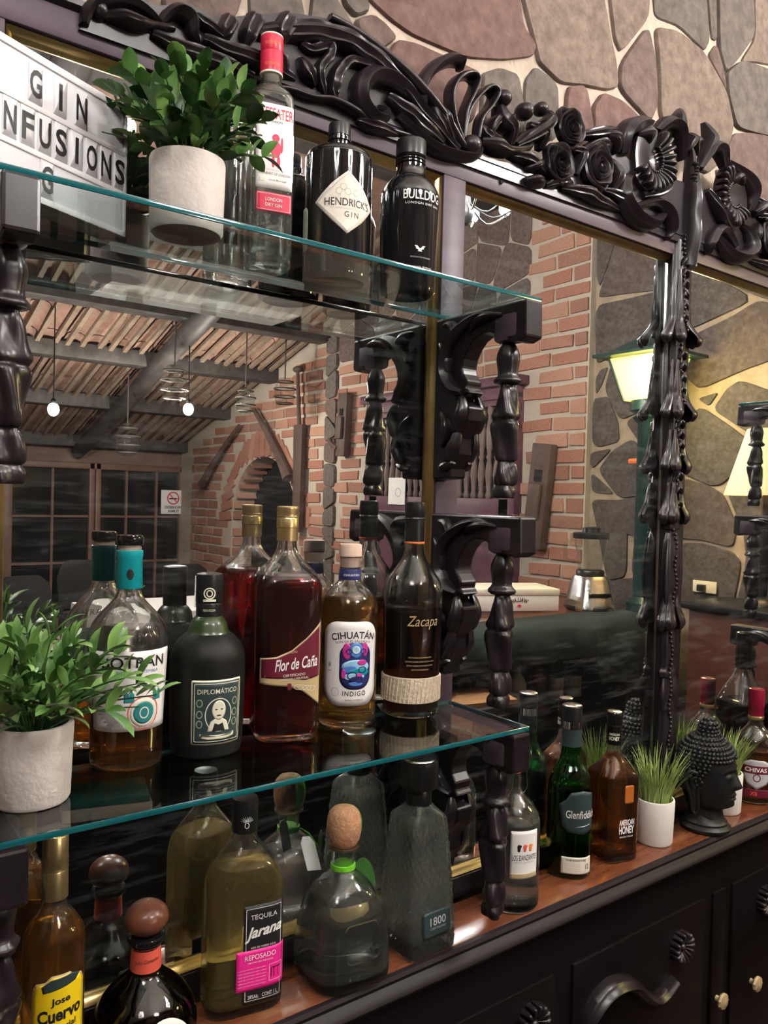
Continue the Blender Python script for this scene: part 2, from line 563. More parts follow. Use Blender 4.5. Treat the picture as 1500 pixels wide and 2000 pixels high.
def put_text(name, fn, s, u, v, material, parent, off=.0009, **kw):
    V, F = text2d(s, **kw)
    return obj(name, [fn(u + x, v + y, off) for x, y in V], F, material, parent, smooth=False)
def put_patch(name, fn, shape, u, v, material, parent, off=.0005, rings=6, dens=.003):
    # star-shaped patch laid on the surface
    pts = []
    n = len(shape)
    for i in range(n):
        a = shape[i]; b = shape[(i + 1) % n]
        k = max(1, int(math.hypot(b[0] - a[0], b[1] - a[1]) / dens))
        pts += [(a[0] + (b[0] - a[0]) * j / k, a[1] + (b[1] - a[1]) * j / k) for j in range(k)]
    n = len(pts)
    cx = sum(p[0] for p in pts) / n; cy_ = sum(p[1] for p in pts) / n
    V = [fn(u + cx, v + cy_, off)]; F = []
    for r in range(1, rings + 1):
        q = r / rings
        V += [fn(u + cx + (p[0] - cx) * q, v + cy_ + (p[1] - cy_) * q, off) for p in pts]
    V += [fn(u + p[0], v + p[1], 0.0) for p in pts]        # edge thickness down to the surface
    for i in range(n):
        F.append((0, 1 + i, 1 + (i + 1) % n))
    for r in range(rings):
        for i in range(n):
            a = 1 + r * n
            F.append((a + i, a + n + i, a + n + (i + 1) % n, a + (i + 1) % n))
    return obj(name, V, F, material, parent, smooth=True)
def put_ring(name, fn, shape, t, u, v, material, parent, off=.0007):
    """outline of width t"""
    n = len(shape)
    W_ = max(abs(p[0]) for p in shape); H_ = max(abs(p[1]) for p in shape)
    V = [fn(u + p[0], v + p[1], off) for p in shape] + [fn(u + p[0] * (1 - t / W_), v + p[1] * (1 - t / H_), off) for p in shape]
    F = [(i, (i + 1) % n, (i + 1) % n + n, i + n) for i in range(n)]
    return obj(name, V, F, material, parent, smooth=False)

# ------------------------------------------------------------------ measured outlines (metres)
STONES_BACK = [[(0.708,2.496),(0.71,2.428),(0.767,2.408),(0.809,2.401),(0.866,2.403),(0.923,2.406),(1.006,2.431),(1.078,2.462),(1.088,2.484),(1.055,2.504),(1.039,2.561),(1.036,2.64)],[(1.052,2.647),(1.055,2.567),(1.099,2.477),(1.106,2.46),(1.163,2.443),(1.222,2.459),(1.297,2.474),(1.329,2.49),(1.32,2.536),(1.305,2.567),(1.272,2.655),(1.268,2.742)],[(1.286,2.75),(1.3,2.667),(1.321,2.584),(1.342,2.564),(1.426,2.661),(1.427,2.718),(1.422,2.809)],[(1.426,2.642),(1.454,2.583),(1.468,2.498),(1.445,2.453),(1.342,2.487),(1.343,2.538)],[(1.458,2.648),(1.536,2.669),(1.634,2.66),(1.727,2.605),(1.762,2.536),(1.727,2.456),(1.652,2.4),(1.51,2.449),(1.483,2.484),(1.475,2.577)],[(1.443,2.819),(1.448,2.726),(1.458,2.677),(1.54,2.69),(1.637,2.672),(1.656,2.702),(1.634,2.801),(1.628,2.9)],[(1.64,2.905),(1.646,2.806),(1.666,2.712),(1.688,2.713),(1.677,2.819),(1.671,2.918)],[(1.683,2.924),(1.685,2.822),(1.697,2.695),(1.726,2.655),(1.774,2.7),(1.841,2.779),(1.823,2.878),(1.816,2.982)],[(1.839,2.992),(1.846,2.887),(1.856,2.776),(1.797,2.704),(1.866,2.728),(2.237,2.815),(2.21,3.155)],[(1.655,2.663),(1.686,2.701),(1.72,2.651),(1.735,2.61)],[(1.735,2.649),(1.793,2.695),(1.858,2.708),(2.241,2.762),(2.251,2.626),(1.878,2.556),(1.784,2.543),(1.747,2.596)],[(1.736,2.458),(1.781,2.53),(2.252,2.622),(2.264,2.468),(1.878,2.409),(1.788,2.411),(1.751,2.427)],[(1.795,2.373),(1.8,2.402),(2.265,2.452),(2.281,2.251),(1.811,2.311)],[(1.703,2.426),(1.766,2.407),(1.791,2.366),(1.717,2.377)],[(0.963,2.389),(1.002,2.411),(1.048,2.415),(1.064,2.362),(1.066,2.317),(1.012,2.292),(0.961,2.303),(0.961,2.364)],[(1.068,2.381),(1.07,2.413),(1.095,2.446),(1.155,2.434),(1.16,2.378),(1.159,2.335),(1.072,2.3)],[(1.181,2.437),(1.235,2.457),(1.26,2.385),(1.259,2.335),(1.181,2.313)],[(1.264,2.386),(1.261,2.424),(1.288,2.459),(1.347,2.462),(1.428,2.439),(1.449,2.378),(1.38,2.338),(1.269,2.318)],[(0.753,2.339),(0.776,2.378),(0.809,2.385),(0.866,2.386),(0.9,2.388),(0.953,2.386),(0.954,2.357),(0.937,2.296),(0.846,2.276),(0.769,2.324)],[(0.691,2.379),(0.723,2.399),(0.747,2.394),(0.772,2.381),(0.736,2.346),(0.701,2.355)],[(0.61,2.342),(0.615,2.39),(0.613,2.455),(0.644,2.468),(0.646,2.402),(0.681,2.372),(0.695,2.353),(0.681,2.332),(0.61,2.314)],[(0.515,2.308),(0.512,2.348),(0.511,2.41),(0.591,2.445),(0.593,2.38),(0.601,2.351),(0.595,2.308),(0.515,2.279)],[(0.477,2.289),(0.495,2.312),(0.511,2.307),(0.511,2.285),(0.478,2.272)],[(0.388,2.356),(0.499,2.405),(0.5,2.343),(0.492,2.313),(0.471,2.284),(0.435,2.253),(0.39,2.253)],[(0.208,2.277),(0.285,2.311),(0.284,2.256),(0.281,2.199),(0.243,2.191),(0.209,2.196)],[(0.309,2.322),(0.38,2.353),(0.382,2.295),(0.386,2.264),(0.366,2.228),(0.302,2.232)],[(0.653,2.472),(0.699,2.492),(0.7,2.432),(0.717,2.403),(0.69,2.385),(0.669,2.396)]]
STONES_SIDE = [[(1.998,3.256),(1.89,3.228),(1.886,3.104),(1.97,2.91),(1.992,2.965)],[(1.875,3.224),(1.54,3.057),(1.536,2.94),(1.564,2.812),(1.766,2.833),(1.967,2.847),(1.961,2.883),(1.871,3.106)],[(1.989,2.794),(1.764,2.791),(1.57,2.796),(1.563,2.608),(1.6,2.496),(1.87,2.489),(1.976,2.465)],[(1.981,2.37),(1.951,2.418),(1.898,2.43),(1.94,2.329),(1.977,2.282)],[(1.992,2.251),(1.892,2.255),(1.819,2.108),(1.808,2.003),(1.943,1.977),(1.99,2.004)],[(1.869,2.439),(1.612,2.45),(1.587,2.329),(1.603,2.213),(1.657,2.17),(1.798,2.125),(1.909,2.301)],[(1.996,1.941),(1.851,1.961),(1.977,1.852),(2.001,1.877)],[(1.938,1.838),(1.85,1.943),(1.721,2.005),(1.634,1.918),(1.626,1.704),(1.789,1.683)],[(1.761,2.104),(1.643,2.169),(1.546,2.138),(1.539,1.939),(1.621,1.953),(1.679,2.003)],[(1.991,1.814),(1.959,1.801),(1.826,1.701),(1.979,1.712)],[(1.978,1.661),(1.795,1.659),(1.625,1.686),(1.617,1.465),(1.702,1.473),(1.732,1.52),(1.729,1.252),(1.853,1.216),(1.924,1.486)],[(1.686,1.432),(1.623,1.435),(1.61,1.275),(1.694,1.256)],[(1.509,2.934),(1.405,2.9),(1.046,2.664),(1.369,2.577),(1.522,2.555),(1.543,2.791)],[(1.355,2.53),(1.155,2.587),(1.023,2.644),(0.874,2.561),(0.867,2.377),(1.078,2.329),(1.308,2.256),(1.398,2.332),(1.466,2.455)],[(1.325,2.201),(1.212,2.224),(1.262,2.157)],[(1.232,2.138),(1.165,2.231),(1.098,2.268),(0.86,2.162),(0.855,2.008),(1.034,2.007),(1.091,2.042)],[(1.401,2.082),(1.304,2.149),(1.135,2.034),(1.049,1.965),(1.053,1.912),(1.095,1.838),(1.184,1.763),(1.242,1.758),(1.392,1.82),(1.5,1.949)],[(1.403,1.786),(1.242,1.741),(1.17,1.698),(1.096,1.548),(1.115,1.45),(1.281,1.478),(1.392,1.478),(1.5,1.6)],[(1.148,1.731),(1.04,1.87),(0.849,1.835),(0.841,1.6),(1.074,1.571)],[(1.391,1.444),(1.268,1.451),(1.114,1.418),(1.067,1.367),(1.104,1.148),(1.379,1.113)],[(1.604,1.68),(1.515,1.646),(1.411,1.465),(1.398,1.111),(1.59,1.087),(1.602,1.431)],[(1.526,3.054),(1.286,2.985),(0.943,2.779),(0.876,2.622),(1.024,2.67),(1.406,2.917)],[(1.056,1.529),(0.84,1.57),(0.827,1.183),(1.082,1.151),(1.034,1.381)],[(1.913,1.185),(1.736,1.227),(1.623,1.238),(1.617,1.084),(1.908,1.047)]]
CREST = [('stem',[(0.612,2.329,0.0057),(0.656,2.321,0.0067),(0.713,2.304,0.0077),(0.773,2.28,0.008),(0.827,2.249,0.0073),(0.866,2.22,0.0065),(0.895,2.216,0.0047)]),('leaf',[(0.496,2.263,0.0106),(0.562,2.288,0.0166),(0.621,2.299,0.0171),(0.676,2.293,0.0156),(0.734,2.271,0.0131),(0.795,2.24,0.0104),(0.861,2.211,0.0075)]),('leaf',[(0.458,2.266,0.0113),(0.448,2.245,0.0112),(0.437,2.232,0.0034)]),('leaf',[(0.495,2.281,0.0133),(0.482,2.253,0.0123),(0.478,2.234,0.0035)]),('leaf',[(0.546,2.298,0.0155),(0.531,2.271,0.0136),(0.533,2.255,0.0036)]),('leaf',[(0.563,2.273,0.0064),(0.581,2.27,0.0084),(0.605,2.282,0.0094),(0.607,2.268,0.0085),(0.593,2.246,0.0075),(0.599,2.226,0.0066),(0.608,2.213,0.0028)]),('leaf',[(0.795,2.244,0.0062),(0.744,2.27,0.0081),(0.695,2.28,0.0089),(0.649,2.277,0.0077),(0.63,2.262,0.0095),(0.619,2.24,0.0104),(0.619,2.221,0.0095),(0.626,2.215,0.0038)]),('scroll',[(0.833,2.221,0.0074),(0.785,2.248,0.0103),(0.744,2.266,0.0132),(0.709,2.273,0.0149),(0.678,2.264,0.0147),(0.661,2.241,0.0146),(0.665,2.218,0.0136),(0.688,2.208,0.0118),(0.708,2.213,0.009),(0.712,2.226,0.007),(0.7,2.229,0.004)]),('lip',[(0.493,2.202,0.0031),(0.521,2.2,0.0039),(0.548,2.203,0.0047),(0.581,2.203,0.0048),(0.615,2.21,0.0057),(0.651,2.207,0.0067),(0.678,2.202,0.0059),(0.716,2.2,0.0052),(0.786,2.207,0.0036)]),('scroll',[(0.273,2.191,0.0054),(0.277,2.209,0.0078),(0.291,2.222,0.0086),(0.315,2.233,0.008),(0.343,2.233,0.0065),(0.366,2.226,0.0041)]),('bud',[(0.291,2.207,0.0039),(0.312,2.212,0.0095),(0.334,2.212,0.0089),(0.353,2.218,0.0049),(0.382,2.227,0.0042)]),('ball',[(0.289,2.212,0.0101)]),('scroll',[(0.363,2.225,0.0049),(0.372,2.239,0.0074),(0.385,2.246,0.01),(0.4,2.241,0.0109),(0.406,2.227,0.0076),(0.417,2.219,0.0025)]),('lip',[(0.366,2.214,0.0028),(0.386,2.206,0.0036),(0.435,2.205,0.0037),(0.493,2.202,0.0031)]),('leaf',[(0.409,2.254,0.0051),(0.421,2.245,0.0076),(0.441,2.239,0.0069),(0.454,2.238,0.0035)]),('scroll',[(0.789,2.25,0.0052),(0.782,2.287,0.0082),(0.801,2.319,0.0094),(0.832,2.343,0.0095),(0.858,2.35,0.0085),(0.863,2.339,0.0043)]),('comb',[(0.867,2.227,0.0046),(0.846,2.255,0.0046),(0.838,2.293,0.0046),(0.852,2.32,0.0055),(0.877,2.334,0.0056),(0.891,2.327,0.0047),(0.882,2.302,0.0047),(0.871,2.274,0.0046),(0.869,2.231,0.0046)]),('comb',[(0.869,2.233,0.0046),(0.876,2.275,0.0046),(0.897,2.307,0.0047),(0.918,2.326,0.0057),(0.934,2.321,0.0057),(0.924,2.298,0.0047),(0.905,2.272,0.0047),(0.901,2.24,0.0047)]),('leaf',[(0.853,2.218,0.0043),(0.829,2.244,0.0106),(0.82,2.268,0.0063)]),('ball',[(0.885,2.223,0.0168)]),('scroll',[(0.735,2.227,0.0081),(0.797,2.2,0.0094),(0.851,2.198,0.0085),(0.895,2.209,0.0076),(0.911,2.228,0.0044)]),('bud',[(0.908,2.237,0.0077),(0.936,2.237,0.0144),(0.965,2.236,0.009),(1.012,2.253,0.0069),(1.029,2.269,0.0046)]),('leaf',[(0.948,2.308,0.0089),(0.957,2.285,0.0168),(0.976,2.276,0.0124),(0.982,2.253,0.0057)]),('leaf',[(0.928,2.251,0.0044),(0.935,2.274,0.0089),(0.957,2.296,0.0056)]),('ball',[(0.957,2.323,0.0135)]),('ball',[(1.009,2.317,0.0148)]),('ball',[(1.05,2.334,0.012)]),('leaf',[(0.995,2.257,0.0057),(1.039,2.289,0.0139),(1.071,2.318,0.0118),(1.072,2.339,0.0047)]),('rose',[(1.116,2.318,0.0341)]),('rose',[(1.091,2.247,0.0337)]),('rose',[(1.2,2.271,0.0406)]),('leaf',[(1.155,2.32,0.0061),(1.205,2.338,0.0124),(1.262,2.359,0.0076)]),('bud',[(1.22,2.339,0.0075),(1.243,2.336,0.0151),(1.264,2.319,0.0089)]),('bud',[(1.016,2.221,0.0046),(1.035,2.23,0.0093),(1.06,2.244,0.0047)]),('bud',[(1.014,2.201,0.0046),(1.036,2.205,0.0104),(1.061,2.205,0.0059)]),('leaf',[(1.109,2.213,0.006),(1.166,2.218,0.0135),(1.214,2.213,0.0112),(1.28,2.214,0.0064)]),('scroll',[(1.311,2.283,0.0065),(1.289,2.271,0.0116),(1.278,2.236,0.0154),(1.313,2.21,0.0156),(1.368,2.206,0.0146),(1.405,2.225,0.0108),(1.425,2.244,0.0041)]),('scroll',[(1.333,2.232,0.0065),(1.39,2.253,0.0107),(1.427,2.241,0.0122),(1.445,2.211,0.0109),(1.439,2.193,0.0054)]),('scroll',[(1.283,2.32,0.0103),(1.284,2.362,0.0154),(1.32,2.388,0.0156),(1.374,2.409,0.0066)]),('scroll',[(1.389,2.395,0.0093),(1.419,2.42,0.0148),(1.452,2.417,0.0137),(1.47,2.391,0.011),(1.484,2.364,0.0069)]),('shell',[(1.368,2.332,0.0616)]),('leaf',[(0.353,2.21,0.0065),(0.393,2.203,0.01),(0.442,2.204,0.0103),(0.493,2.205,0.0053)]),('leaf',[(0.42,2.229,0.0068),(0.456,2.222,0.0121),(0.508,2.224,0.0125),(0.556,2.223,0.0055)]),('leaf',[(0.508,2.247,0.0071),(0.528,2.234,0.0126),(0.54,2.217,0.0055)]),('leaf',[(0.563,2.253,0.0055),(0.572,2.235,0.0111),(0.589,2.223,0.0056)]),('leaf',[(0.715,2.249,0.008),(0.745,2.236,0.0132),(0.786,2.221,0.0124),(0.828,2.214,0.0063)]),('leaf',[(0.66,2.198,0.0049),(0.688,2.196,0.0089),(0.736,2.2,0.005)]),('leaf',[(0.8,2.265,0.0042),(0.814,2.242,0.0094),(0.839,2.225,0.0053)]),('leaf',[(0.905,2.265,0.0044),(0.917,2.25,0.0088),(0.946,2.248,0.0045)]),('leaf',[(0.977,2.235,0.0056),(1.015,2.237,0.0115),(1.075,2.226,0.0059)]),('leaf',[(1.134,2.288,0.006),(1.156,2.285,0.011),(1.15,2.246,0.0061)]),('leaf',[(1.245,2.3,0.0063),(1.261,2.275,0.014),(1.255,2.24,0.0063)]),('leaf',[(1.232,2.239,0.0063),(1.271,2.234,0.0128),(1.3,2.226,0.0065)]),('leaf',[(1.352,2.259,0.0079),(1.402,2.282,0.0161),(1.453,2.326,0.0082)]),('leaf',[(1.176,2.305,0.0049),(1.213,2.32,0.0112),(1.244,2.319,0.0063)]),('leaf',[(1.025,2.301,0.0058),(1.052,2.291,0.0128),(1.053,2.265,0.0058)]),('leaf',[(1.069,2.207,0.0059),(1.102,2.222,0.0107),(1.137,2.226,0.0061)]),('bud',[(1.321,2.369,0.0078),(1.349,2.377,0.0131),(1.363,2.363,0.0066)]),('leaf',[(1.475,2.384,0.0096),(1.455,2.426,0.0164),(1.471,2.467,0.0027)]),('leaf',[(1.496,2.388,0.0056),(1.508,2.411,0.0112),(1.503,2.426,0.0056)])]
CREST_PLATE = [(0.277,2.198),(0.284,2.222),(0.3,2.239),(0.325,2.248),(0.36,2.248),(0.38,2.256),(0.4,2.266),(0.417,2.266),(0.442,2.263),(0.487,2.285),(0.549,2.312),(0.616,2.328),(0.661,2.329),(0.709,2.314),(0.758,2.303),(0.798,2.28),(0.812,2.248),(0.879,2.222),(0.949,2.218),(1.05,2.235),(1.102,2.276),(1.186,2.309),(1.278,2.325),(1.344,2.313),(1.448,2.32),(1.503,2.324),(1.51,2.196),(1.284,2.196),(0.836,2.192),(0.504,2.188),(0.268,2.185)]
BRACKET = [(-0.018,0.303),(-0.196,0.297),(-0.198,0.246),(-0.183,0.241),(-0.169,0.243),(-0.12,0.263),(-0.103,0.263),(-0.086,0.256),(-0.074,0.244),(-0.066,0.23),(-0.063,0.216),(-0.066,0.207),(-0.076,0.195),(-0.073,0.185),(-0.082,0.177),(-0.058,0.169),(-0.069,0.161),(-0.081,0.156),(-0.079,0.135),(-0.068,0.118),(-0.061,0.108),(-0.059,0.083),(-0.044,0.06),(-0.043,0.045),(-0.023,0.043)]
BRIM = [(-0.154,0.288),(-0.125,0.29),(-0.096,0.281),(-0.074,0.267),(-0.059,0.25),(-0.053,0.23),(-0.053,0.212),(-0.062,0.195),(-0.074,0.183),(-0.09,0.178)]
PENDANT = [(0.0042,0.2502),(0.01,0.2419),(0.015,0.2304),(0.0163,0.2205),(0.0147,0.2089),(0.0142,0.1974),(0.0192,0.1907),(0.0183,0.1858),(0.01,0.1825),(0.0117,0.1758),(0.0133,0.1675),(0.015,0.151),(0.0158,0.1377),(0.0133,0.131),(0.0158,0.126),(0.0158,0.1177),(0.0142,0.1027),(0.0133,0.0928),(0.013,0.0844),(0.0117,0.0727),(0.0092,0.0694),(0.0117,0.0611),(0.0133,0.0477),(0.0125,0.0377),(0.01,0.0343),(0.0125,0.0276),(0.0108,0.0192),(0.0033,0.0167)]
POST = [(2.202,0.0226),(2.17,0.0232),(2.106,0.027),(2.041,0.0307),(2.014,0.0399),(2.004,0.041),(1.99,0.0313),(1.981,0.0227),(1.912,0.0216),(1.869,0.0259),(1.847,0.0357),(1.839,0.0292),(1.83,0.0184),(1.793,0.0195),(1.75,0.0206),(1.734,0.0265),(1.72,0.0227),(1.709,0.0162),(1.696,0.0173),(1.658,0.0195),(1.628,0.0271),(1.618,0.0217),(1.609,0.026),(1.596,0.0238),(1.592,0.0162),(1.566,0.0238),(1.523,0.0282),(1.479,0.0282),(1.441,0.0239),(1.414,0.0217),(1.401,0.0239),(1.397,0.0163),(1.36,0.0195),(1.316,0.0195),(1.3,0.0196),(1.292,0.0239),(1.281,0.0217),(1.275,0.0179),(1.229,0.0217),(1.212,0.0239),(1.205,0.0217),(1.174,0.0217),(1.152,0.0239),(1.12,0.0239)]

def densify(shape, d=.004):
    pts = []
    for i in range(len(shape)):
        a = shape[i]; b = shape[(i + 1) % len(shape)]
        k = max(1, int(math.hypot(b[0] - a[0], b[1] - a[1]) / d))
        pts += [(a[0] + (b[0] - a[0]) * j / k, a[1] + (b[1] - a[1]) * j / k) for j in range(k)]
    return pts

# ================================================================== THE SETTING
X_BRICK, X_STONE, T_FAR = 3.70, 3.75, 8.0
def roof_z(t): return 2.1 + .286 * (8 - t)

# back wall: mortar plane with a stone on each polygon
mb = MB(); mb.box(-2.2, X_STONE + .1, .03, .16, 0, 4.7)
wall_back = mb.build('wall_back', 'mortar', smooth=False)
tag(wall_back, 'stone wall with pale mortar joints above the carved mirror frame', kind='structure')
SM = ['stone_brown', 'stone_grey', 'stone_red', 'stone_tan']
srnd = random.Random(3)
PICK = [2, 3, 3, 0, 3, 1, 1, 1, 3, 0, 1, 0, 0, 0, 1, 1, 2, 2, 2, 0, 1, 1, 3, 0, 3, 3, 1]
def back_fn(u, v, h): return (u, .03 - h, v)
for i, poly in enumerate(STONES_BACK):
    stone_piece('stone', poly, back_fn, srnd.uniform(.005, .011), SM[PICK[i % len(PICK)]], wall_back)
# stones above the picture's top edge and further along the wall
for poly in voronoi(-.2, 3.7, 2.2, 4.0, .30, random.Random(5), .02):
    poly = clip(poly, .438, -1, -2.168 - .03)          # stay above the traced stones
    if len(poly) > 2 and max(p[1] for p in poly) - min(p[1] for p in poly) > .08:
        stone_piece('stone', poly, back_fn, srnd.uniform(.005, .011), srnd.choice(SM), wall_back)
for poly in voronoi(2.32, 3.7, 2.2, 3.15, .28, random.Random(6), .02):
    stone_piece('stone', poly, back_fn, srnd.uniform(.005, .011), srnd.choice(SM), wall_back)

# floor
mb = MB(); mb.box(-4.2, 4.6, -T_FAR - .2, .2, -.1, 0)
tag(mb.build('floor', 'floor_tile', smooth=False), 'dark tiled floor of the bar room', kind='structure')
# left wall of the room
mb = MB(); mb.box(-4.2, -4.0, -T_FAR - .2, .16, 0, 4.8)
tag(mb.build('wall_left', 'plaster_brown', smooth=False), 'brown plaster wall on the window side of the room', kind='structure')

# side wall seen in the mirror: stones near the mirror, bricks further away, with an arched opening
AT, AR, AZ = 5.93, .66, 1.36        # arch centre, radius, springing height
mb = MB()
def quad(x, t0, t1, z0a, z0b, z1a, z1b):
    mb.add([(x, -t0, z0a), (x, -t1, z0b), (x, -t1, z1b), (x, -t0, z1a)], [(0, 1, 2, 3)])
xb = X_BRICK + .018
for t0, t1 in ((2.0, AT - AR), (AT + AR, 7.95)):
    quad(xb, t0, t1, 0, 0, 4.5, 4.5)
N = 24
arc = [(AT - AR * math.cos(math.pi * k / N), AZ + AR * math.sin(math.pi * k / N)) for k in range(N + 1)]
for a, b in zip(arc, arc[1:]):
    quad(xb, a[0], b[0], a[1], b[1], 4.5, 4.5)
    mb.add([(xb, -a[0], a[1]), (xb, -b[0], b[1]), (xb + .24, -b[0], b[1]), (xb + .24, -a[0], a[1])], [(0, 1, 2, 3)])
for t in (AT - AR, AT + AR):
    mb.add([(xb, -t, 0), (xb, -t, AZ), (xb + .24, -t, AZ), (xb + .24, -t, 0)], [(0, 1, 2, 3)])
mb.add([(xb, -2.0, 0), (X_STONE + .2, -2.0, 0), (X_STONE + .2, -2.0, 4.5), (xb, -2.0, 4.5)], [(0, 1, 2, 3)])
wall_right = mb.build('wall_right', 'brick_mortar', smooth=False, fixn=False)
tag(wall_right, 'red brick side wall with an arched doorway, seen in the mirror', kind='structure')
mb = MB(); mb.box(xb + .24, xb + .3, -7.2, -4.8, 0, 2.6)  # black plate, shade of the unlit passage put into its colour
tag(mb.build('passage_back', 'void_black', wall_right, smooth=False))
mb = MB(); mb.box(X_STONE + .015, X_STONE + .15, -2.0, .16, 0, 4.6)
wall_side = mb.build('wall_right_stone', 'mortar_side', smooth=False)
tag(wall_side, 'stone clad end of the side wall behind the street lamp, seen in the mirror', kind='structure')
def side_fn(u, v, h): return (X_STONE + .015 - h, -u, v)
for poly in STONES_SIDE:
    stone_piece('stone', poly, side_fn, srnd.uniform(.008, .014), srnd.choice(['stone_side', 'stone_side_red', 'stone_side']), wall_side)
for poly in voronoi(.05, 2.0, 3.22, 4.4, .36, random.Random(8), .022):
    stone_piece('stone', poly, side_fn, .012, srnd.choice(['stone_side', 'stone_side_red']), wall_side)
for poly in voronoi(.05, .80, .9, 3.2, .34, random.Random(9), .022):
    stone_piece('stone', poly, side_fn, .012, srnd.choice(['stone_side', 'stone_side_red']), wall_side)

# bricks
bv = []
for nm in ('brick_red', 'brick_orange', 'brick_dark', 'brick_red', 'brick_orange'):
    q = MB(); q.box(-.5, .5, -.5, .5, -.5, .5)
    bm = bmesh.new(); bm.from_mesh(newmesh('tmp', q.v, q.f, nm, False))
    for v in bm.verts:
        v.co += Vector((0, srnd.uniform(-.025, .025), srnd.uniform(-.08, .08)))
    me = bpy.data.meshes.new('brick'); bm.to_mesh(me); bm.free(); me.materials.append(MATS[nm]); bv.append(me)
CH, BL = .098, .268
SH0, SH1, SHZ0, SHZ1 = 2.50, 4.12, .95, 2.44       # shuttered window
nb = 0
row = 0
z = .60
far_bricks = MB()
while z < 3.35:
    t = 2.0 + (0 if row % 2 else -BL / 2)
    while t < 7.6:
        L = BL * srnd.uniform(.86, 1.12)
        a, b = max(t, 2.0), min(t + L, 7.62)
        zc = z + CH / 2; tc_ = (a + b) / 2
        ok = b - a > .07 and zc < roof_z(tc_) - .08
        if SH0 - .05 < tc_ < SH1 + .05 and zc < SHZ1 + .04: ok = False
        if 2.46 < tc_ < 4.62 and zc > 2.74: ok = False
        if 4.62 < tc_ < 4.80: ok = False
        if abs(tc_ - AT) < AR + .12 and zc < AZ: ok = False
        if zc >= AZ and math.hypot(tc_ - AT, zc - AZ) < AR + .30: ok = False
        if zc < 1.0 and tc_ < 4.6: ok = False
        if ok:
            hgt = CH - .024 + srnd.uniform(-.010, .006)
            o = link('brick', srnd.choice(bv), wall_right, (X_BRICK + .024 + srnd.uniform(-.006, .005), -tc_, zc),
                     (srnd.uniform(-.022, .022), 0, 0), (.035, b - a - .022, hgt))
            nb += 1
        t += L
    z += CH
    row += 1
# ring of bricks round the arch
nv = 23
q = MB()
for k in range(nv):
    a = math.pi * (k + .5) / nv
    w = math.pi * (AR + .12) / nv - .018
    link('arch_brick', srnd.choice(bv), wall_right, (X_BRICK + .016, -(AT - (AR + .135) * math.cos(a)), AZ + (AR + .135) * math.sin(a)),
         (math.pi / 2 - a, 0, 0), (.035, w, .25))
# inside of the arch on the far jamb
for k in range(9):
    link('jamb_brick', srnd.choice(bv), wall_right, (xb + .12, -(AT + AR - .008), .45 + k * .1), (0, 0, math.pi / 2), (.03, .22, .075))
for k in range(7):
    a = math.pi * (1 - (k + .6) / nv * 1.25)
    link('jamb_brick', srnd.choice(bv), wall_right, (xb + .12, -(AT - (AR - .008) * math.cos(a)), AZ + (AR - .008) * math.sin(a)),
         (math.pi / 2 - a, 0, 0), (.22, .085, .03))
# stones over the lintel and the narrow quoin strip
for poly in voronoi(2.48, 4.62, 2.78, 3.9, .26, random.Random(12), .022):
    stone_piece('stone', poly, lambda u, v, h: (xb - h, -u, v), .010, srnd.choice(['stone_brown', 'stone_tan', 'stone_grey']), wall_right)
for poly in voronoi(4.63, 4.79, .9, 3.0, .17, random.Random(13), .018):
    stone_piece('stone', poly, lambda u, v, h: (xb - h, -u, v), .03, srnd.choice(['stone_brown', 'stone_grey']), wall_right)

# far wall with its windows
mb = MB()
mb.box(-4.2, 1.78, -T_FAR - .15, -T_FAR, 0, 2.3)
mb.box(1.78, 3.78, -T_FAR - .15, -T_FAR, 0, .35)
mb.box(1.78, 3.78, -T_FAR - .15, -T_FAR, 1.95, 2.3)
mb.box(3.78, 3.95, -T_FAR - .15, -T_FAR, 0, 2.3)
tag(mb.build('wall_far', 'plaster_brown', smooth=False), 'brown far wall of the room behind the dining tables, seen in the mirror', kind='structure')
win = empty('window_1', (0, -T_FAR, 0), 'wood framed window with dark night panes, seen in the mirror', kind='structure')
fr = MB()
for x0, x1 in ((1.80, 1.88), (2.66, 2.72), (2.73, 2.79), (3.70, 3.78)):
    fr.box(x0, x1, -.05, .05, .35, 1.95, .008)
fr.box(1.80, 3.78, -.05, .05, 1.88, 1.95, .008); fr.box(1.80, 3.78, -.05, .05, .35, .42, .008)
fr.build('window_frame', 'window_wood', win)
for x in (2.28, 3.08, 3.43):
    q = MB(); q.box(x - .013, x + .013, -.03, .03, .4, 1.9); q.build('glazing_bar', 'window_wood', win, False)
for z in (.85, 1.36):
    q = MB(); q.box(1.85, 3.72, -.025, .025, z - .012, z + .012); q.build('glazing_bar', 'window_wood', win, False)
xs = [1.86, 2.28, 2.68, 3.08, 3.43, 3.74]; zs = [.4, .85, 1.36, 1.9]
for a, b in zip(xs, xs[1:]):
    for c, d in zip(zs, zs[1:]):
        q = MB(); q.box(a, b, -.012, -.006, c, d); q.build('pane', 'night_glass', win, False)

# pale panel added out of view over the bar to bounce fill light
mb = MB(); mb.box(-4.0, X_STONE, -2.25, .05, 3.50, 3.60)
tag(mb.build('bounce_panel', 'bounce_pale', smooth=False), 'unseen pale panel added above the bar to bounce light', kind='structure')

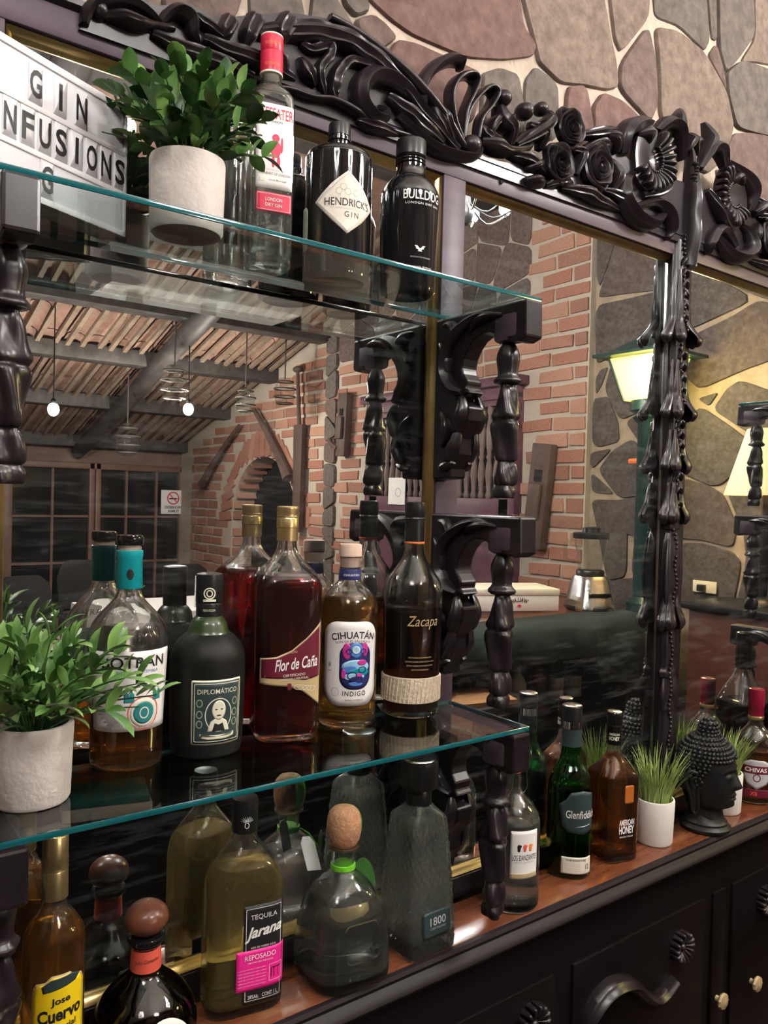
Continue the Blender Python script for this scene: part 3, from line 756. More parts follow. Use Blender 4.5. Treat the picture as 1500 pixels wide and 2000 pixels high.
# sloping ceiling of clay tiles on battens, rafters and purlins
mb = MB()
v = [(-4.2, .16, roof_z(-.16) + .12), (X_STONE + .8, .16, roof_z(-.16) + .12), (X_STONE + .8, -T_FAR - .2, roof_z(T_FAR + .2) + .12), (-4.2, -T_FAR - .2, roof_z(T_FAR + .2) + .12)]
mb.add(v + [(a, b, c + .1) for a, b, c in v], [(0, 1, 2, 3), (7, 6, 5, 4), (0, 4, 5, 1), (1, 5, 6, 2), (2, 6, 7, 3), (3, 7, 4, 0)])
ceiling = mb.build('ceiling', 'clay_tile', smooth=False)
tag(ceiling, 'sloping clay tile ceiling on battens and dark beams, seen in the mirror', kind='structure')
sl = math.atan(.286)
# under-tile rows: shallow barrel tiles
tv = MB()
nseg = 6
for k in range(nseg + 1):
    a = math.pi * k / nseg
    tv.v += [(.085 * math.cos(a), -.22, .05 * math.sin(a)), (.075 * math.cos(a), .22, .04 * math.sin(a))]
for k in range(nseg):
    tv.f.append((2 * k, 2 * k + 1, 2 * k + 3, 2 * k + 2))
tile_me = newmesh('roof_tile', tv.v, tv.f, 'clay_tile')
tiles = MB()
for r_ in range(9):
    t = 4.1 + r_ * .42
    for k in range(16):
        x = .9 + k * .185
        if t > 3.9:
            for s_ in (1,):
                pass
        c = Vector((x, -t, roof_z(t) + .07))
        M_ = Matrix.Rotation(sl, 4, 'X')
        tiles.add([(c + (M_ @ Vector(q)) * 1.0)[:] for q in tv.v], tv.f)
o = tiles.build('roof_tiles', 'clay_tile', ceiling); o['kind'] = 'stuff'
def slope_bar(name, x, t0, t1, w, h, material, dz=0.0, log=False):
    q = MB()
    if log:
        pts = [(x + .012 * math.sin(i * 1.7), -(t0 + (t1 - t0) * i / 10), roof_z(t0 + (t1 - t0) * i / 10) + dz) for i in range(11)]
        q.tube(pts, [w * (1 + .08 * math.sin(i * 2.3)) for i in range(11)], 10)
    else:
        for (t, k) in ((t0, 0), (t1, 1)):
            z = roof_z(t) + dz
            q.v += [(x - w, -t, z), (x + w, -t, z), (x + w, -t, z + h), (x - w, -t, z + h)]
        q.f += [(0, 1, 2, 3), (7, 6, 5, 4), (0, 4, 5, 1), (1, 5, 6, 2), (2, 6, 7, 3), (3, 7, 4, 0)]
    return q.build(name, material, ceiling, log)
for x in (2.53, 1.0, -.6, -2.2):
    slope_bar('rafter', x, .1, 7.9, .085, .1, 'beam_wood', -.06, True)
for t in (7.85, 6.75, 5.75, 4.85, 3.9, 2.8, 1.6):
    q = MB(); q.box(-4.1, X_BRICK + .02, -t - .09, -t + .09, roof_z(t) - .03, roof_z(t) + .1, .012)
    q.build('purlin', 'beam_wood', ceiling)
k = 0
x = .75
while x < 3.68:
    if abs(x - 2.53) > .1 and abs(x - 1.0) > .1:
        slope_bar('batten', x, 3.4, 7.85, .017, .03, 'batten_wood', .035 + (k % 3) * .004)
    x += .115 + .03 * math.sin(k * 2.1); k += 1

# ================================================================== BACK BAR (frame, mirrors, carving)
AX = 1.516                                    # axis of symmetry: the carved post
back_bar = empty('mirror_back_bar', (0, 0, 0), 'large dark carved wooden back bar frame holding the mirrors', 'back bar')
def sym(x0, x1): return [(x0, x1), (2 * AX - x1, 2 * AX - x0)]
ZB, ZT = 1.006, 2.170                          # mirror openings
PANES = [(.190, .842), (.890, 1.484)] 
PANES += [(2 * AX - b, 2 * AX - a) for a, b in PANES[::-1]]
COUNTER = EYE - .675
q = MB(); q.box(.085, 2 * AX - .085, -.020, .03, ZT, 2.214, .002); q.build('top_rail', 'rail_wood', back_bar)
q = MB(); q.extrude([(-.020, 2.206), (-.028, 2.211), (-.028, 2.218), (-.020, 2.222), (.03, 2.222), (.03, 2.206)], 'x', .08, 2 * AX - .08)
q.build('top_moulding', 'dark_wood', back_bar)
q = MB(); q.box(.085, 2 * AX - .085, -.018, .03, COUNTER, ZB, .003); q.build('bottom_rail', 'dark_wood', back_bar)
for x0, x1 in sym(.085, PANES[0][0]) + sym(PANES[0][1], PANES[1][0]) + [(PANES[1][1], PANES[2][0])]:
    q = MB(); q.box(x0, x1, -.0185, .03, ZB - .01, ZT + .01, .002); q.build('stile', 'dark_wood' if x0 > 1.4 and x1 < 1.6 else 'rail_wood', back_bar)
q = MB(); q.lathe([(.0035, 0), (.0035, .003)], 14); o = q.build('bolt_hole', 'void_black', back_bar, loc=(.967, -.0205, 2.188), rot=(math.pi / 2, 0, 0))
for x0, x1 in PANES:
    p = MB(); p.add([(x0, 0, ZB), (x1, 0, ZB), (x1, 0, ZT), (x0, 0, ZT), (x0, .006, ZB), (x1, .006, ZB), (x1, .006, ZT), (x0, .006, ZT)],
                    [(0, 1, 2, 3), (7, 6, 5, 4), (0, 4, 5, 1), (1, 5, 6, 2), (2, 6, 7, 3), (3, 7, 4, 0)])
    po = p.build('mirror_pane', 'mirror', back_bar, False)
    po['label'] = 'mirror pane reflecting the bar room'
    w = .0115
    prof = [(0, .001), (0, -.0125), (.0018, -.015), (.0032, -.0125), (.0045, -.0105), (.008, -.0085), (.0105, -.004), (w, .001)]
    for side in range(4):
        b = MB()
        if side in (0, 1):      # bottom, top
            s_ = 1 if side == 0 else -1
            z0 = ZB if side == 0 else ZT
            for xx, d in ((x0, 1), (x1, -1)):
                b.v += [(xx + d * u, y, z0 + s_ * u) for u, y in prof]
        else:
            s_ = 1 if side == 2 else -1
            xx = x0 if side == 2 else x1
            for zz, d in ((ZB, 1), (ZT, -1)):
                b.v += [(xx + s_ * u, y, zz + d * u) for u, y in prof]
        n = len(prof)
        b.f += [(i, (i + 1) % n, (i + 1) % n + n, i + n) for i in range(n)]
        b.f += [tuple(range(n)), tuple(range(2 * n - 1, n - 1, -1))]
        inner = (side == 3 and abs(x1 - 1.484) < .01) or (side == 2 and abs(x0 - (2 * AX - 1.484)) < .01)
        if inner:
            b = MB(); b.box(xx - .0008, xx + .0008, -.003, .001, ZB, ZT)
        b.build('mirror_bead' if inner else 'brass_trim', 'steel' if inner else 'brass', po)

# ---- carving
def stroke(pts, y0, style, m_=11):
    """raised carved stroke: pts (x,z,halfwidth) standing proud of y0 towards the room"""
    P = crom(pts, 7)
    P = [(x, z, max(w, .0012)) for x, z, w in P]
    n = len(P)
    k, g, hh = {'stem': (0, 0, 1.15), 'leaf': (3, .17, .95), 'scroll': (2, .20, 1.25), 'lip': (0, 0, 1.0), 'bud': (4, .06, 1.3), 'comb': (0, 0, 2.0)}[style]
    V = []; F = []
    for i, (x, z, w) in enumerate(P):
        a = P[max(i - 1, 0)]; b = P[min(i + 1, n - 1)]
        tx, tz = b[0] - a[0], b[1] - a[1]
        L = math.hypot(tx, tz) or 1
        nx, nz = -tz / L, tx / L
        lift = .004 + .010 * math.sin(math.pi * i / (n - 1))
        for j in range(m_):
            vv = -1 + 2 * j / (m_ - 1)
            e = math.sqrt(max(0, 1 - abs(vv) ** 2.4))
            hgt = w * hh * e * (1 + g * math.cos(k * math.pi * vv)) + lift * e
            if style == 'leaf': hgt += w * .25 * e * math.sin(i * .9) * abs(vv)
            V.append((x + nx * w * vv, y0 - hgt, z + nz * w * vv))
        V.append((x - nx * w * .9, y0 + .004, z - nz * w * .9)); V.append((x + nx * w * .9, y0 + .004, z + nz * w * .9))
    r = m_ + 2
    order = list(range(m_)) + [m_ + 1, m_]
    for i in range(n - 1):
        for j in range(r):
            a, b = order[j], order[(j + 1) % r]
            F.append((i * r + a, i * r + b, (i + 1) * r + b, (i + 1) * r + a))
    F.append(tuple(order)); F.append(tuple((n - 1) * r + a for a in order[::-1]))
    return V, F
def rose_mesh(cx, cz, r, y0, rnd):
    q = MB()
    for L in range(5):
        Rr = r * (1.0, .80, .60, .42, .25)[L]
        ph = rnd.uniform(0, 6.28)
        base = (.002, .004, .006, .007, .008)[L]; top = (.014, .019, .021, .021, .020)[L]
        n = 30
        prof = [(.30, base), (.62, base + (top - base) * .18), (.84, base + (top - base) * .6), (.95, top), (1.03, top + .0012), (1.10, top - .002), (1.04, 0.0)]
        V = []
        for s_, d in prof:
            for k in range(n):
                a = 2 * math.pi * k / n
                lob = (1 + .07 * math.cos((5 if L < 2 else 3) * a + ph)) * (1 + .05 * math.sin(a + ph))
                V.append((cx + Rr * s_ * lob * math.cos(a) * .94, y0 - d - .003 * math.sin(2 * a + ph) * s_, cz + Rr * s_ * lob * math.sin(a)))
        F = [(i * n + k, i * n + (k + 1) % n, (i + 1) * n + (k + 1) % n, (i + 1) * n + k) for i in range(len(prof) - 1) for k in range(n)]
        q.add(V, F)
    q.ball((cx, y0 - .012, cz), r * .12, .008, r * .14, 10, 6)
    return q.v, q.f
def shell_mesh(cx, cz, r, y0, flip):
    q = MB()
    N = 15
    for k in range(N):
        a = R(62 - 205 * k / (N - 1))
        if flip: a = math.pi - a
        ri, ro = r * .45, r * (1.0 + .06 * math.sin(k * 1.3))
        pts = [(cx + rr * math.cos(a), cz + rr * math.sin(a), wd) for rr, wd in ((ri, r * .050), ((ri + ro) / 2, r * .085), (ro, r * .10), (ro + .002, r * .05))]
        v, f = stroke(pts, y0 - .012, 'stem', 7)
        q.add(v, f)
        q.ball((cx + ri * .95 * math.cos(a), y0 - .020, cz + ri * .95 * math.sin(a)), r * .055, n=8, m_=6)
    n = 20
    V = []; 
    for s_, d in ((.0, .006), (.4, .010), (.9, .014), (1.08, .012), (1.12, 0)):
        for k in range(n):
            a = R(70 - 360 * k / (n - 1))
            V.append((cx + r * s_ * (1 if s_ < .5 or R(-151) < (a if a < math.pi else a) < R(71) else .8) * math.cos(a), y0 - d, cz + r * s_ * math.sin(a)))
    F = [(i * n + k, i * n + k + 1, (i + 1) * n + k + 1, (i + 1) * n + k) for i in range(4) for k in range(n - 1)]
    q.add(V, F)
    return q.v, q.f
q = MB(); q.extrude(CREST_PLATE, 'y', -.026, .02)
crest = q.build('crest', 'dark_wood', back_bar, False)
q = MB(); q.extrude([(2 * AX - x, z) for x, z in CREST_PLATE], 'y', -.026, .02); q.build('crest_ground', 'dark_wood', crest, False)
PART = {'stem': 'carved_stem', 'leaf': 'carved_leaf', 'scroll': 'carved_scroll', 'lip': 'carved_lip', 'bud': 'carved_bud', 'comb': 'carved_comb',
        'ball': 'carved_boss', 'rose': 'carved_rose', 'shell': 'carved_shell'}
rrnd = random.Random(21)
for kind, pts in CREST:
    for flip in (False, True):
        pp = [((2 * AX - x) if flip else x, z, w) for x, z, w in pts]
        yb = -.024
        if kind == 'ball':
            x, z, w = pp[0]; q = MB(); q.ball((x, yb - .006, z), w * 1.05, w * 1.3, w, 16, 10); v, f = q.v, q.f
        elif kind == 'rose':
            x, z, w = pp[0]; v, f = rose_mesh(x, z, w, yb - .006, rrnd)
        elif kind == 'shell':
            x, z, w = pp[0]; v, f = shell_mesh(x, z, w, yb, flip)
        else:
            v, f = stroke(pp, yb, kind)
        q = MB(); q.add(v, f)
        q.build(PART[kind], 'dark_wood', crest)
# spine of the crest down to the post
q = MB()
for i in range(22):
    z = 2.36 - i * .0075
    q.ball((AX - .004 + .004 * math.sin(i * 1.2), -.040, z), .0075, .009, .005, 10, 6)
q.build('carved_spine', 'dark_wood', crest)
q = MB(); v, f = stroke([(AX, 2.40, .006), (AX, 2.32, .016), (AX, 2.24, .020), (AX, 2.15, .020)], -.022, 'leaf'); q.add(v, f); q.build('carved_leaf', 'dark_wood', crest)

# ---- carved post
zs_ = [p[0] for p in POST]
def post_mod(a, z, i):
    return 1 + .05 * math.cos(8 * a)
prof = crom([(.026, COUNTER), (.024, COUNTER + .08)] + [(min(r, .0235 if z > 1.59 else r), z) for z, r in POST[::-1]], 3)
q = MB(); q.lathe([(max(r, .004) * 1.02, z) for r, z in prof], 36, mod=post_mod)
for v_i, v in enumerate(q.v): q.v[v_i] = (v[0], v[1] * .55, v[2])
post = q.build('carved_post', 'dark_wood', back_bar, loc=(AX - .014, -.018, 0))
q = MB()
for i in range(120):
    z = COUNTER + .12 + i * .0095
    r_ = .02
    for (zz, rr) in POST:
        if abs(zz - z) < .02: r_ = rr
    q.ball((.004 * math.sin(i * .8) - .003, -(r_ * .55 + .001), z), .0036, .004, .0040, 8, 5)
q.build('carved_beads', 'dark_wood', post)
for zf, rf, ll in ((2.004, .041, .14), (1.846, .0355, .11), (1.733, .027, .075), (1.627, .027, .07), (1.402, .024, .06)):
    for a in (-166, -128, -40, -6):
        q = MB(); ca, sa = math.cos(R(a)), math.sin(R(a))
        v, f = stroke([(0, ll, .004), (0, ll * .6, .010), (0, ll * .22, .015), (0, -.006, .016), (0, -.018, .003)], 0, 'leaf', 9)
        W_ = []
        for (x, y, z) in v:
            flare = max(0, 1 - max(0, z) / .035) ** 1.5
            rad = .0185 + (rf * 1.22 - .0185) * flare - y * .5
            W_.append((rad * ca - x * sa, (rad * sa + x * ca) * .70, zf - .004 + z))
        q.add(W_, f); q.build('carved_husk', 'dark_wood', post)
for zf, hh in ((1.50, .075), (1.245, .035)):
    for a in (-150, -30):
        q = MB(); ca, sa = math.cos(R(a)), math.sin(R(a))
        v, f = stroke([(0, hh, .003), (0, 0, .009), (0, -hh, .003)], 0, 'bud', 9)
        q.add([((.020 - y * .6) * ca - x * sa, ((.020 - y * .6) * sa + x * ca) * .62, zf + z) for x, y, z in v], f); q.build('carved_reed', 'dark_wood', post)

for zc_, hh_, n_ in ((2.09, .07, 7), (1.915, .05, 5), (1.785, .035, 4), (1.68, .03, 3)):
    for k in range(n_):
        for s_ in (-1, 1):
            z_ = zc_ - hh_ + 2 * hh_ * k / (n_ - 1)
            q = MB(); v, f = stroke([(s_ * .001, z_ + .006, .002), (s_ * .006, z_, .0045), (s_ * .012, z_ - .012, .002)], 0, 'stem', 7)
            q.add([(x + .001, -.0118 + y * .5, z) for x, y, z in v], f); q.build('carved_chevron', 'dark_wood', post)

# ---- brackets: profile in (y,z) relative to their top
BT = .300
def bracket(xc, ztop, nm='bracket'):
    prof_ = [(y, z - BT) for y, z in BRACKET]
    prof_ = [(.0 if i in (len(prof_) - 1, 0) else y, min(z, 0)) for i, (y, z) in enumerate(prof_)]
    prof_[0] = (0, 0); prof_[1] = (prof_[1][0], 0)
    q = MB(); q.extrude(prof_, 'x', -.017, .017)
    b = q.build(nm, 'dark_wood', back_bar, False, loc=(xc, -.0185, ztop))
    md = b.modifiers.new('bevel', 'BEVEL'); md.width = .0035; md.segments = 2; md.limit_method = 'ANGLE'
    rim = [(y + .022, z - BT) for y, z in BRIM]
    for s_ in (-1, 1):
        q = MB()
        v, f = stroke([(-y, z, w) for (y, z), w in zip(rim, (.004, .006, .008, .0085, .008, .008, .008, .009, .010, .005))], 0, 'scroll', 9)
        q.add([(s_ * (.016 - y * .8), -x, z) for x, y, z in v], f); q.build('carved_scroll', 'dark_wood', b)
        for path in ([(.020, -.012, .003), (.040, -.014, .007), (.052, -.026, .008), (.044, -.040, .005), (.034, -.034, .002)],
                     [(.012, -.040, .003), (.030, -.060, .007), (.034, -.085, .007), (.026, -.105, .003)],
                     [(.066, -.128, .004), (.070, -.150, .009), (.062, -.172, .010), (.052, -.190, .005)],
                     [(.060, -.176, .004), (.056, -.200, .009), (.046, -.220, .009), (.038, -.236, .004)],
                     [(.020, -.150, .003), (.034, -.166, .007), (.036, -.190, .007), (.024, -.205, .003)],
                     [(.050, -.228, .005), (.036, -.236, .008), (.020, -.240, .005)],
                     [(.150, -.016, .003), (.125, -.014, .006), (.100, -.018, .006), (.082, -.030, .003)]):
            q = MB(); v, f = stroke(path, 0, 'leaf', 9)
            q.add([(s_ * (.016 - y * .7), -x, z) for x, y, z in v], f); q.build('carved_leaf', 'dark_wood', b)
    q = MB()
    def mod(a, z, i):
        tw = (z + .17) * 55 if z < -.115 else 0
        return 1 + (.24 if z < -.115 else .05) * math.cos((3 if z < -.115 else 6) * a + tw)
    pr = crom([(.010, -.284), (.0145, -.283)] + [(r_ * (1.22 if z < .145 else 1.05), z - BT) for r_, z in PENDANT[::-1][2:]], 3)
    q.lathe([(max(r_, .003), z) for r_, z in pr], 24, 0, -.1465, mod)
    q.build('pendant', 'dark_wood', b)
    q = MB(); q.box(-.018, .018, -.184, -.128, -.056, -.010, .009); q.build('bracket_nose', 'rail_wood', b)
    return b
SH_U, SH_L = EYE + .296, EYE - .328            # top faces of the two glass shelves
TH = .0075
for xc in (.168, .850):
    for zt in (SH_U - TH, SH_L - TH): bracket(xc, zt)
bracket(.850, EYE - .022)
for zt in (SH_U - TH, EYE - .022, SH_L - TH): bracket(2 * AX - .850, zt)

# ---- glass shelves
def shelf(x0, x1, zt, label):
    s = empty('glass_shelf', (x0, 0, zt), label, 'glass shelf', 'glass shelves on the carved brackets')
    y0, y1 = -.208, -.030
    q = MB(); q.v += [(0, y0 + .0015, 0), (x1 - x0, y0 + .0015, 0), (x1 - x0, y1, 0), (0, y1, 0)] + [(0, y0 + .0015, -TH), (x1 - x0, y0 + .0015, -TH), (x1 - x0, y1, -TH), (0, y1, -TH)]
    q.f += [(0, 1, 2, 3), (7, 6, 5, 4)]
    q.build('glass_plate', 'shelf_glass', s, False, fixn=False)
    for a in ((0, x1 - x0, y0, y0 + .0022), (0, x1 - x0, y1 - .0022, y1)):
        q = MB(); q.box(a[0], a[1], a[2], a[3], -TH + .0006, -.0006, .0006); q.build('polished_edge', 'edge_glass', s)
    for a in ((0, .002), (x1 - x0 - .002, x1 - x0)):
        q = MB(); q.box(a[0], a[1], y0, y1, -TH + .0006, -.0006, .0006); q.build('polished_edge', 'edge_glass', s)
    return s
shelf(.148, .872, SH_U, 'upper glass shelf under the plant and the gin bottles')
shelf(.148, .872, SH_L, 'lower glass shelf carrying the rum bottles')
shelf(2 * AX - .872, 2 * AX - .148, SH_U, 'upper glass shelf at the far side, just visible in the mirror')

# ---- counter and cabinet
C0, C1 = -.15, 3.2
q = MB()
q.box(C0, C1, -.122, -.026, COUNTER - .030, COUNTER, .002)
top = q.build('counter_top', 'counter_wood', None)
tag(top, 'polished reddish brown wooden counter ledge under the mirrors', 'counter')
prof = [(-.122, COUNTER), (-.128, COUNTER - .001), (-.131, COUNTER - .006), (-.129, COUNTER - .012), (-.133, COUNTER - .016), (-.140, COUNTER - .020), (-.142, COUNTER - .026), (-.138, COUNTER - .032), (-.128, COUNTER - .036), (-.118, COUNTER - .046), (-.11, COUNTER - .05), (-.11, COUNTER - .0295), (-.122, COUNTER - .0295)]
q = MB(); q.extrude(prof, 'x', C0, C1); q.build('edge_moulding', 'moulding_wood', top)
cab = empty('sideboard_cabinet', (0, 0, 0), 'nearly black carved wooden cabinet below the counter ledge', 'cabinet')
q = MB(); q.box(C0, C1, -.110, .02, 0.0, COUNTER - .050, .003); q.build('body', 'cabinet_wood', cab)
for x0, x1, z0, z1 in ((.2, 1.06, .42, .84), (1.10, 1.52, .42, .84), (1.545, 1.60, .42, .84), (1.62, 2.3, .42, .84)):
    q = MB(); q.box(x0 + .004, x1 - .004, -.116, -.108, z0, z1, .003); q.build('door', 'cabinet_wood', cab)
def rosette(x, z, r):
    q = MB()
    for k in range(14):
        a = 2 * math.pi * k / 14
        v, f = stroke([(.25 * r * math.cos(a), .25 * r * math.sin(a), r * .07), (.65 * r * math.cos(a), .65 * r * math.sin(a), r * .15), (1.0 * r * math.cos(a), 1.0 * r * math.sin(a), r * .17), (1.06 * r * math.cos(a), 1.06 * r * math.sin(a), r * .05)], 0, 'stem', 7)
        q.add([(x + a_, -.116 + b_, z + c_) for a_, b_, c_ in v], f)
    q.ball((x, -.122, z), r * .28, r * .35, r * .28, 12, 8)
    q.build('rosette', 'dark_wood', cab)
rosette(1.752, .772, .030); rosette(1.424, .773, .029); rosette(.9955, .782, .032)
for x, z in ((1.569, .615), (1.708, .6025)):
    q = MB(); q.lathe([(.006, 0), (.005, .008), (.015, .012), (.017, .016), (.015, .020), (.008, .022), (.003, .024)], 20, mod=lambda a, z, i: 1 + .07 * math.cos(9 * a))
    q.build('knob', 'gold_print', cab, loc=(x, -.115, z), rot=(math.pi / 2, 0, 0))
q = MB(); v, f = stroke([(1.115, .690, .010), (1.135, .735, .014), (1.170, .765, .015), (1.21, .772, .015), (1.26, .757, .013), (1.30, .722, .012), (1.335, .700, .011), (1.37, .70, .011), (1.403, .712, .012)], -.114, 'scroll'); q.add(v, f)
q.build('carved_scroll', 'dark_wood', cab)

# ================================================================== BOTTLES
class Bottle:
    def __init__(s, name, label, x, y, z, k, base, prof, glass, liquid=None, level=None, p=2.0, pz=None, rot=None, sx=1.0, sy=1.0,
                 wall=.003, group=None, floor=.008, n=48, sub=4, hollow=True, cat='bottle', cut=None):
        """prof: (height mark, half width) in drawing units of 1/k metre, base = mark of the foot"""
        s.root = empty(name, (x, y, z), label, cat, group)
        s.x, s.y = x, y
        s.th = math.atan2(-1 - y, -x)                     # towards the guests
        s.k, s.base = k, base
        s.prof = crom([(w / k, (base - py) / k) for py, w in prof], sub)
        # keep heights rising
        pr = [s.prof[0]]
        for r, zz in s.prof[1:]:
            pr.append((max(r, .001), max(zz, pr[-1][1] + 1e-5)))
        s.prof = pr
        s.p, s.pz = p, pz
        s.rot = s.th if rot is None else rot
        s.sx, s.sy = sx, sy
        V = []; F = []
        rings = [(r, zz) for r, zz in s.prof]
        m_ = len(rings)
        def ring(r, zz):
            return [(r * s.fac(2 * math.pi * j / n - s.rot, zz) * math.cos(2 * math.pi * j / n), r * s.fac(2 * math.pi * j / n - s.rot, zz) * math.sin(2 * math.pi * j / n), zz) for j in range(n)]
        V.append((0, 0, rings[0][1]))
        if cut:                                           # diamond cutting on the outside
            z0c, z1c, dep, per = cut
            zz = z0c
            body = [q for q in rings if q[1] < z0c] 
            while zz < z1c:
                body.append((s.rad(zz), zz)); zz += per / 4
            rings = body + [q for q in rings if q[1] > z1c]
            m_ = len(rings)
        def oring(r, zz):
            L = ring(r, zz)
            if not cut or not (cut[0] < zz < cut[1]): return L
            o_ = []
            for (x, y, z_) in L:
                a_ = math.atan2(y, x) - s.rot; face = (a_ + math.pi / 4) % (math.pi / 2) - math.pi / 4
                u_ = math.tan(face) * r
                p1 = abs(((u_ / cut[3] + z_ / cut[3] / 1.5) % 1) - .5) * 2; p2 = abs(((u_ / cut[3] - z_ / cut[3] / 1.5) % 1) - .5) * 2
                d_ = cut[2] * (min(p1, p2) - .5); rr = math.hypot(x, y)
                o_.append((x * (1 + d_ / rr), y * (1 + d_ / rr), z_))
            return o_
        for r, zz in rings: V += oring(r, zz)
        for j in range(n): F.append((0, 1 + (j + 1) % n, 1 + j))
        for i in range(m_ - 1):
            for j in range(n):
                a = 1 + i * n; F.append((a + j, a + (j + 1) % n, a + n + (j + 1) % n, a + n + j))
        if hollow:
            inner = [(max(r - wall, .001), zz) for r, zz in s.prof if zz > floor]
            inner[0] = (inner[0][0] * .86, inner[0][1])
            s.inner = inner
            k0 = len(V)
            for r, zz in inner[::-1]: V += ring(r, zz)
            last = k0 - n
            for j in range(n): F.append((last + j, last + (j + 1) % n, k0 + (j + 1) % n, k0 + j))
            for i in range(len(inner) - 1):
                for j in range(n):
                    a = k0 + i * n; F.append((a + j, a + (j + 1) % n, a + n + (j + 1) % n, a + n + j))
            V.append((0, 0, inner[0][1] + .002)); c = len(V) - 1
            a = k0 + (len(inner) - 1) * n
            for j in range(n): F.append((a + j, a + (j + 1) % n, c))
        else:
            c = len(V); V.append((0, 0, rings[-1][1])); a = 1 + (m_ - 1) * n
            for j in range(n): F.append((a + j, a + (j + 1) % n, c))
        s.body = obj('glass_body', V, F, glass, s.root)
        if liquid and hollow:
            lz = (base - level) / k
            inn = [(r + .0004, zz) for r, zz in inner if zz < lz]
            nxt = [(r + .0004, zz) for r, zz in inner if zz >= lz]
            if nxt and inn:
                t = (lz - inn[-1][1]) / (nxt[0][1] - inn[-1][1])
                inn.append((inn[-1][0] + (nxt[0][0] - inn[-1][0]) * t, lz))
            V = [(0, 0, inn[0][1] - .0004)]; F = []
            inn[0] = (inn[0][0], inn[0][1] - .0004)
            for r, zz in inn: V += ring(r, zz)
            for j in range(n): F.append((0, 1 + (j + 1) % n, 1 + j))
            for i in range(len(inn) - 1):
                for j in range(n):
                    a = 1 + i * n; F.append((a + j, a + (j + 1) % n, a + n + (j + 1) % n, a + n + j))
            c = len(V); V.append((0, 0, lz)); a = 1 + (len(inn) - 1) * n
            for j in range(n): F.append((a + j, a + (j + 1) % n, c))
            s.liquid = obj('liquid', V, F, liquid, s.root)
    def pp(s, zz):
        if s.pz is None: return s.p
        a, b = s.pz
        t = min(1, max(0, (zz - a) / (b - a)))
        return s.p + (2 - s.p) * t
    def fac(s, a, zz):
        p = s.pp(zz)
        t = 0 if s.pz is None else min(1, max(0, (zz - s.pz[0]) / (s.pz[1] - s.pz[0])))
        sx = s.sx + (1 - s.sx) * t; sy = s.sy + (1 - s.sy) * t
        return (abs(math.cos(a) / sx) ** p + abs(math.sin(a) / sy) ** p) ** (-1 / p)
    def rad(s, zz):
        pr = s.prof
        for (r0, z0), (r1, z1) in zip(pr, pr[1:]):
            if z0 <= zz <= z1: return r0 + (r1 - r0) * (zz - z0) / (z1 - z0)
        return pr[0][0] if zz < pr[0][1] else pr[-1][0]
    def zof(s, py): return (s.base - py) / s.k
    def arc(s, py, turn=0.0, rr=None):
        """map centred at height mark py, turned by `turn` degrees from the guests; u runs round the body"""
        zc = s.zof(py); r0 = rr or s.rad(zc); t0 = s.th + R(turn)
        def fn(u, v, off):
            a = t0 + u / r0; zz = zc + v
            r = (rr if rr else s.rad(zz) * s.fac(a - s.rot, zz)) + off
            return (r * math.cos(a), r * math.sin(a), zz)
        return fn
    def flat(s, py, nrm=0.0):
        """map onto a flat side whose normal is turned `nrm` degrees from the body's own front"""
        zc = s.zof(py); t0 = s.rot + R(nrm)
        def fn(u, v, off):
            zz = zc + v; d = 0.0; r0 = s.rad(zz)
            for _ in range(14):
                rr = r0 * s.fac(t0 + d - s.rot, zz)
                d += .7 * (math.asin(max(-.98, min(.98, u / rr))) - d)
            rr = r0 * s.fac(t0 + d - s.rot, zz)
            a = t0 + d
            return (rr * math.cos(a) + off * math.cos(t0), rr * math.sin(a) + off * math.sin(t0), zz)
        return fn
    def cap(s, name, material, marks, n=28, ribs=0):
        q = MB()
        q.lathe([(w / s.k, s.zof(py)) for py, w in marks], n, mod=(lambda a, z, i: 1 + .03 * math.cos(ribs * a)) if ribs else None)
        return q.build(name, material, s.root)

# ---------------- lower shelf: rums
B = Bottle('rum_bottle', 'clear rum bottle with teal neck seal and white label, behind the leafy plant', .332, -.049, SH_L, 1612, 1500,
           [(1500, 58), (1496, 65), (1484, 68), (1440, 69), (1380, 71), (1300, 75), (1262, 76), (1245, 74), (1228, 68), (1213, 58), (1200, 47), (1188, 36), (1178, 28), (1168, 24), (1158, 22), (1120, 22), (1078, 22)],
           'glass_clear', 'rum_amber', 1372)
B.cap('stopper', 'black_gloss', [(1075, 24), (1073, 25.5), (1060, 25.5), (1056, 24), (1055, 20)])
B.cap('cork', 'cork_pale', [(1086, 19), (1074, 20)])
sl_ = B.cap('neck_seal', 'teal_seal', [(1159, 24.2), (1158, 25), (1100, 24), (1098, 25), (1086, 25), (1085, 23)])
fn = B.arc(1130, 4, .0155); put_patch('owl_mark', fn, oval(.008, .013), 0, 0, 'black_ink', sl_, off=.0004)
fn = B.arc(1346, 8)
lab = put_patch('label', fn, rrect(.104, .094, .003), 0, 0, 'paper_white', B.root)
put_text('lettering', fn, 'BOTRAN', .002, .034, 'black_ink', lab, w=.074, h=.013, bold=.012)
put_text('lettering', fn, 'RON de GUATEMALA', .006, .023, 'blue_print', lab, w=.048)
put_text('lettering', fn, 'Nº 12', .010, .013, 'paper_grey', lab, w=.012)
put_ring('emblem_ring', fn, oval(.040, .040), .0016, .014, -.026, 'coral_print', lab)
put_patch('emblem', fn, oval(.034, .034), .014, -.026, 'paper_cream', lab, off=.0007)
put_patch('emblem', fn, oval(.026, .026), .014, -.026, 'teal_print', lab, off=.0010)
put_ring('emblem_ring', fn, oval(.012, .014), .0014, .014, -.026, 'paper_cream', lab, off=.0014)
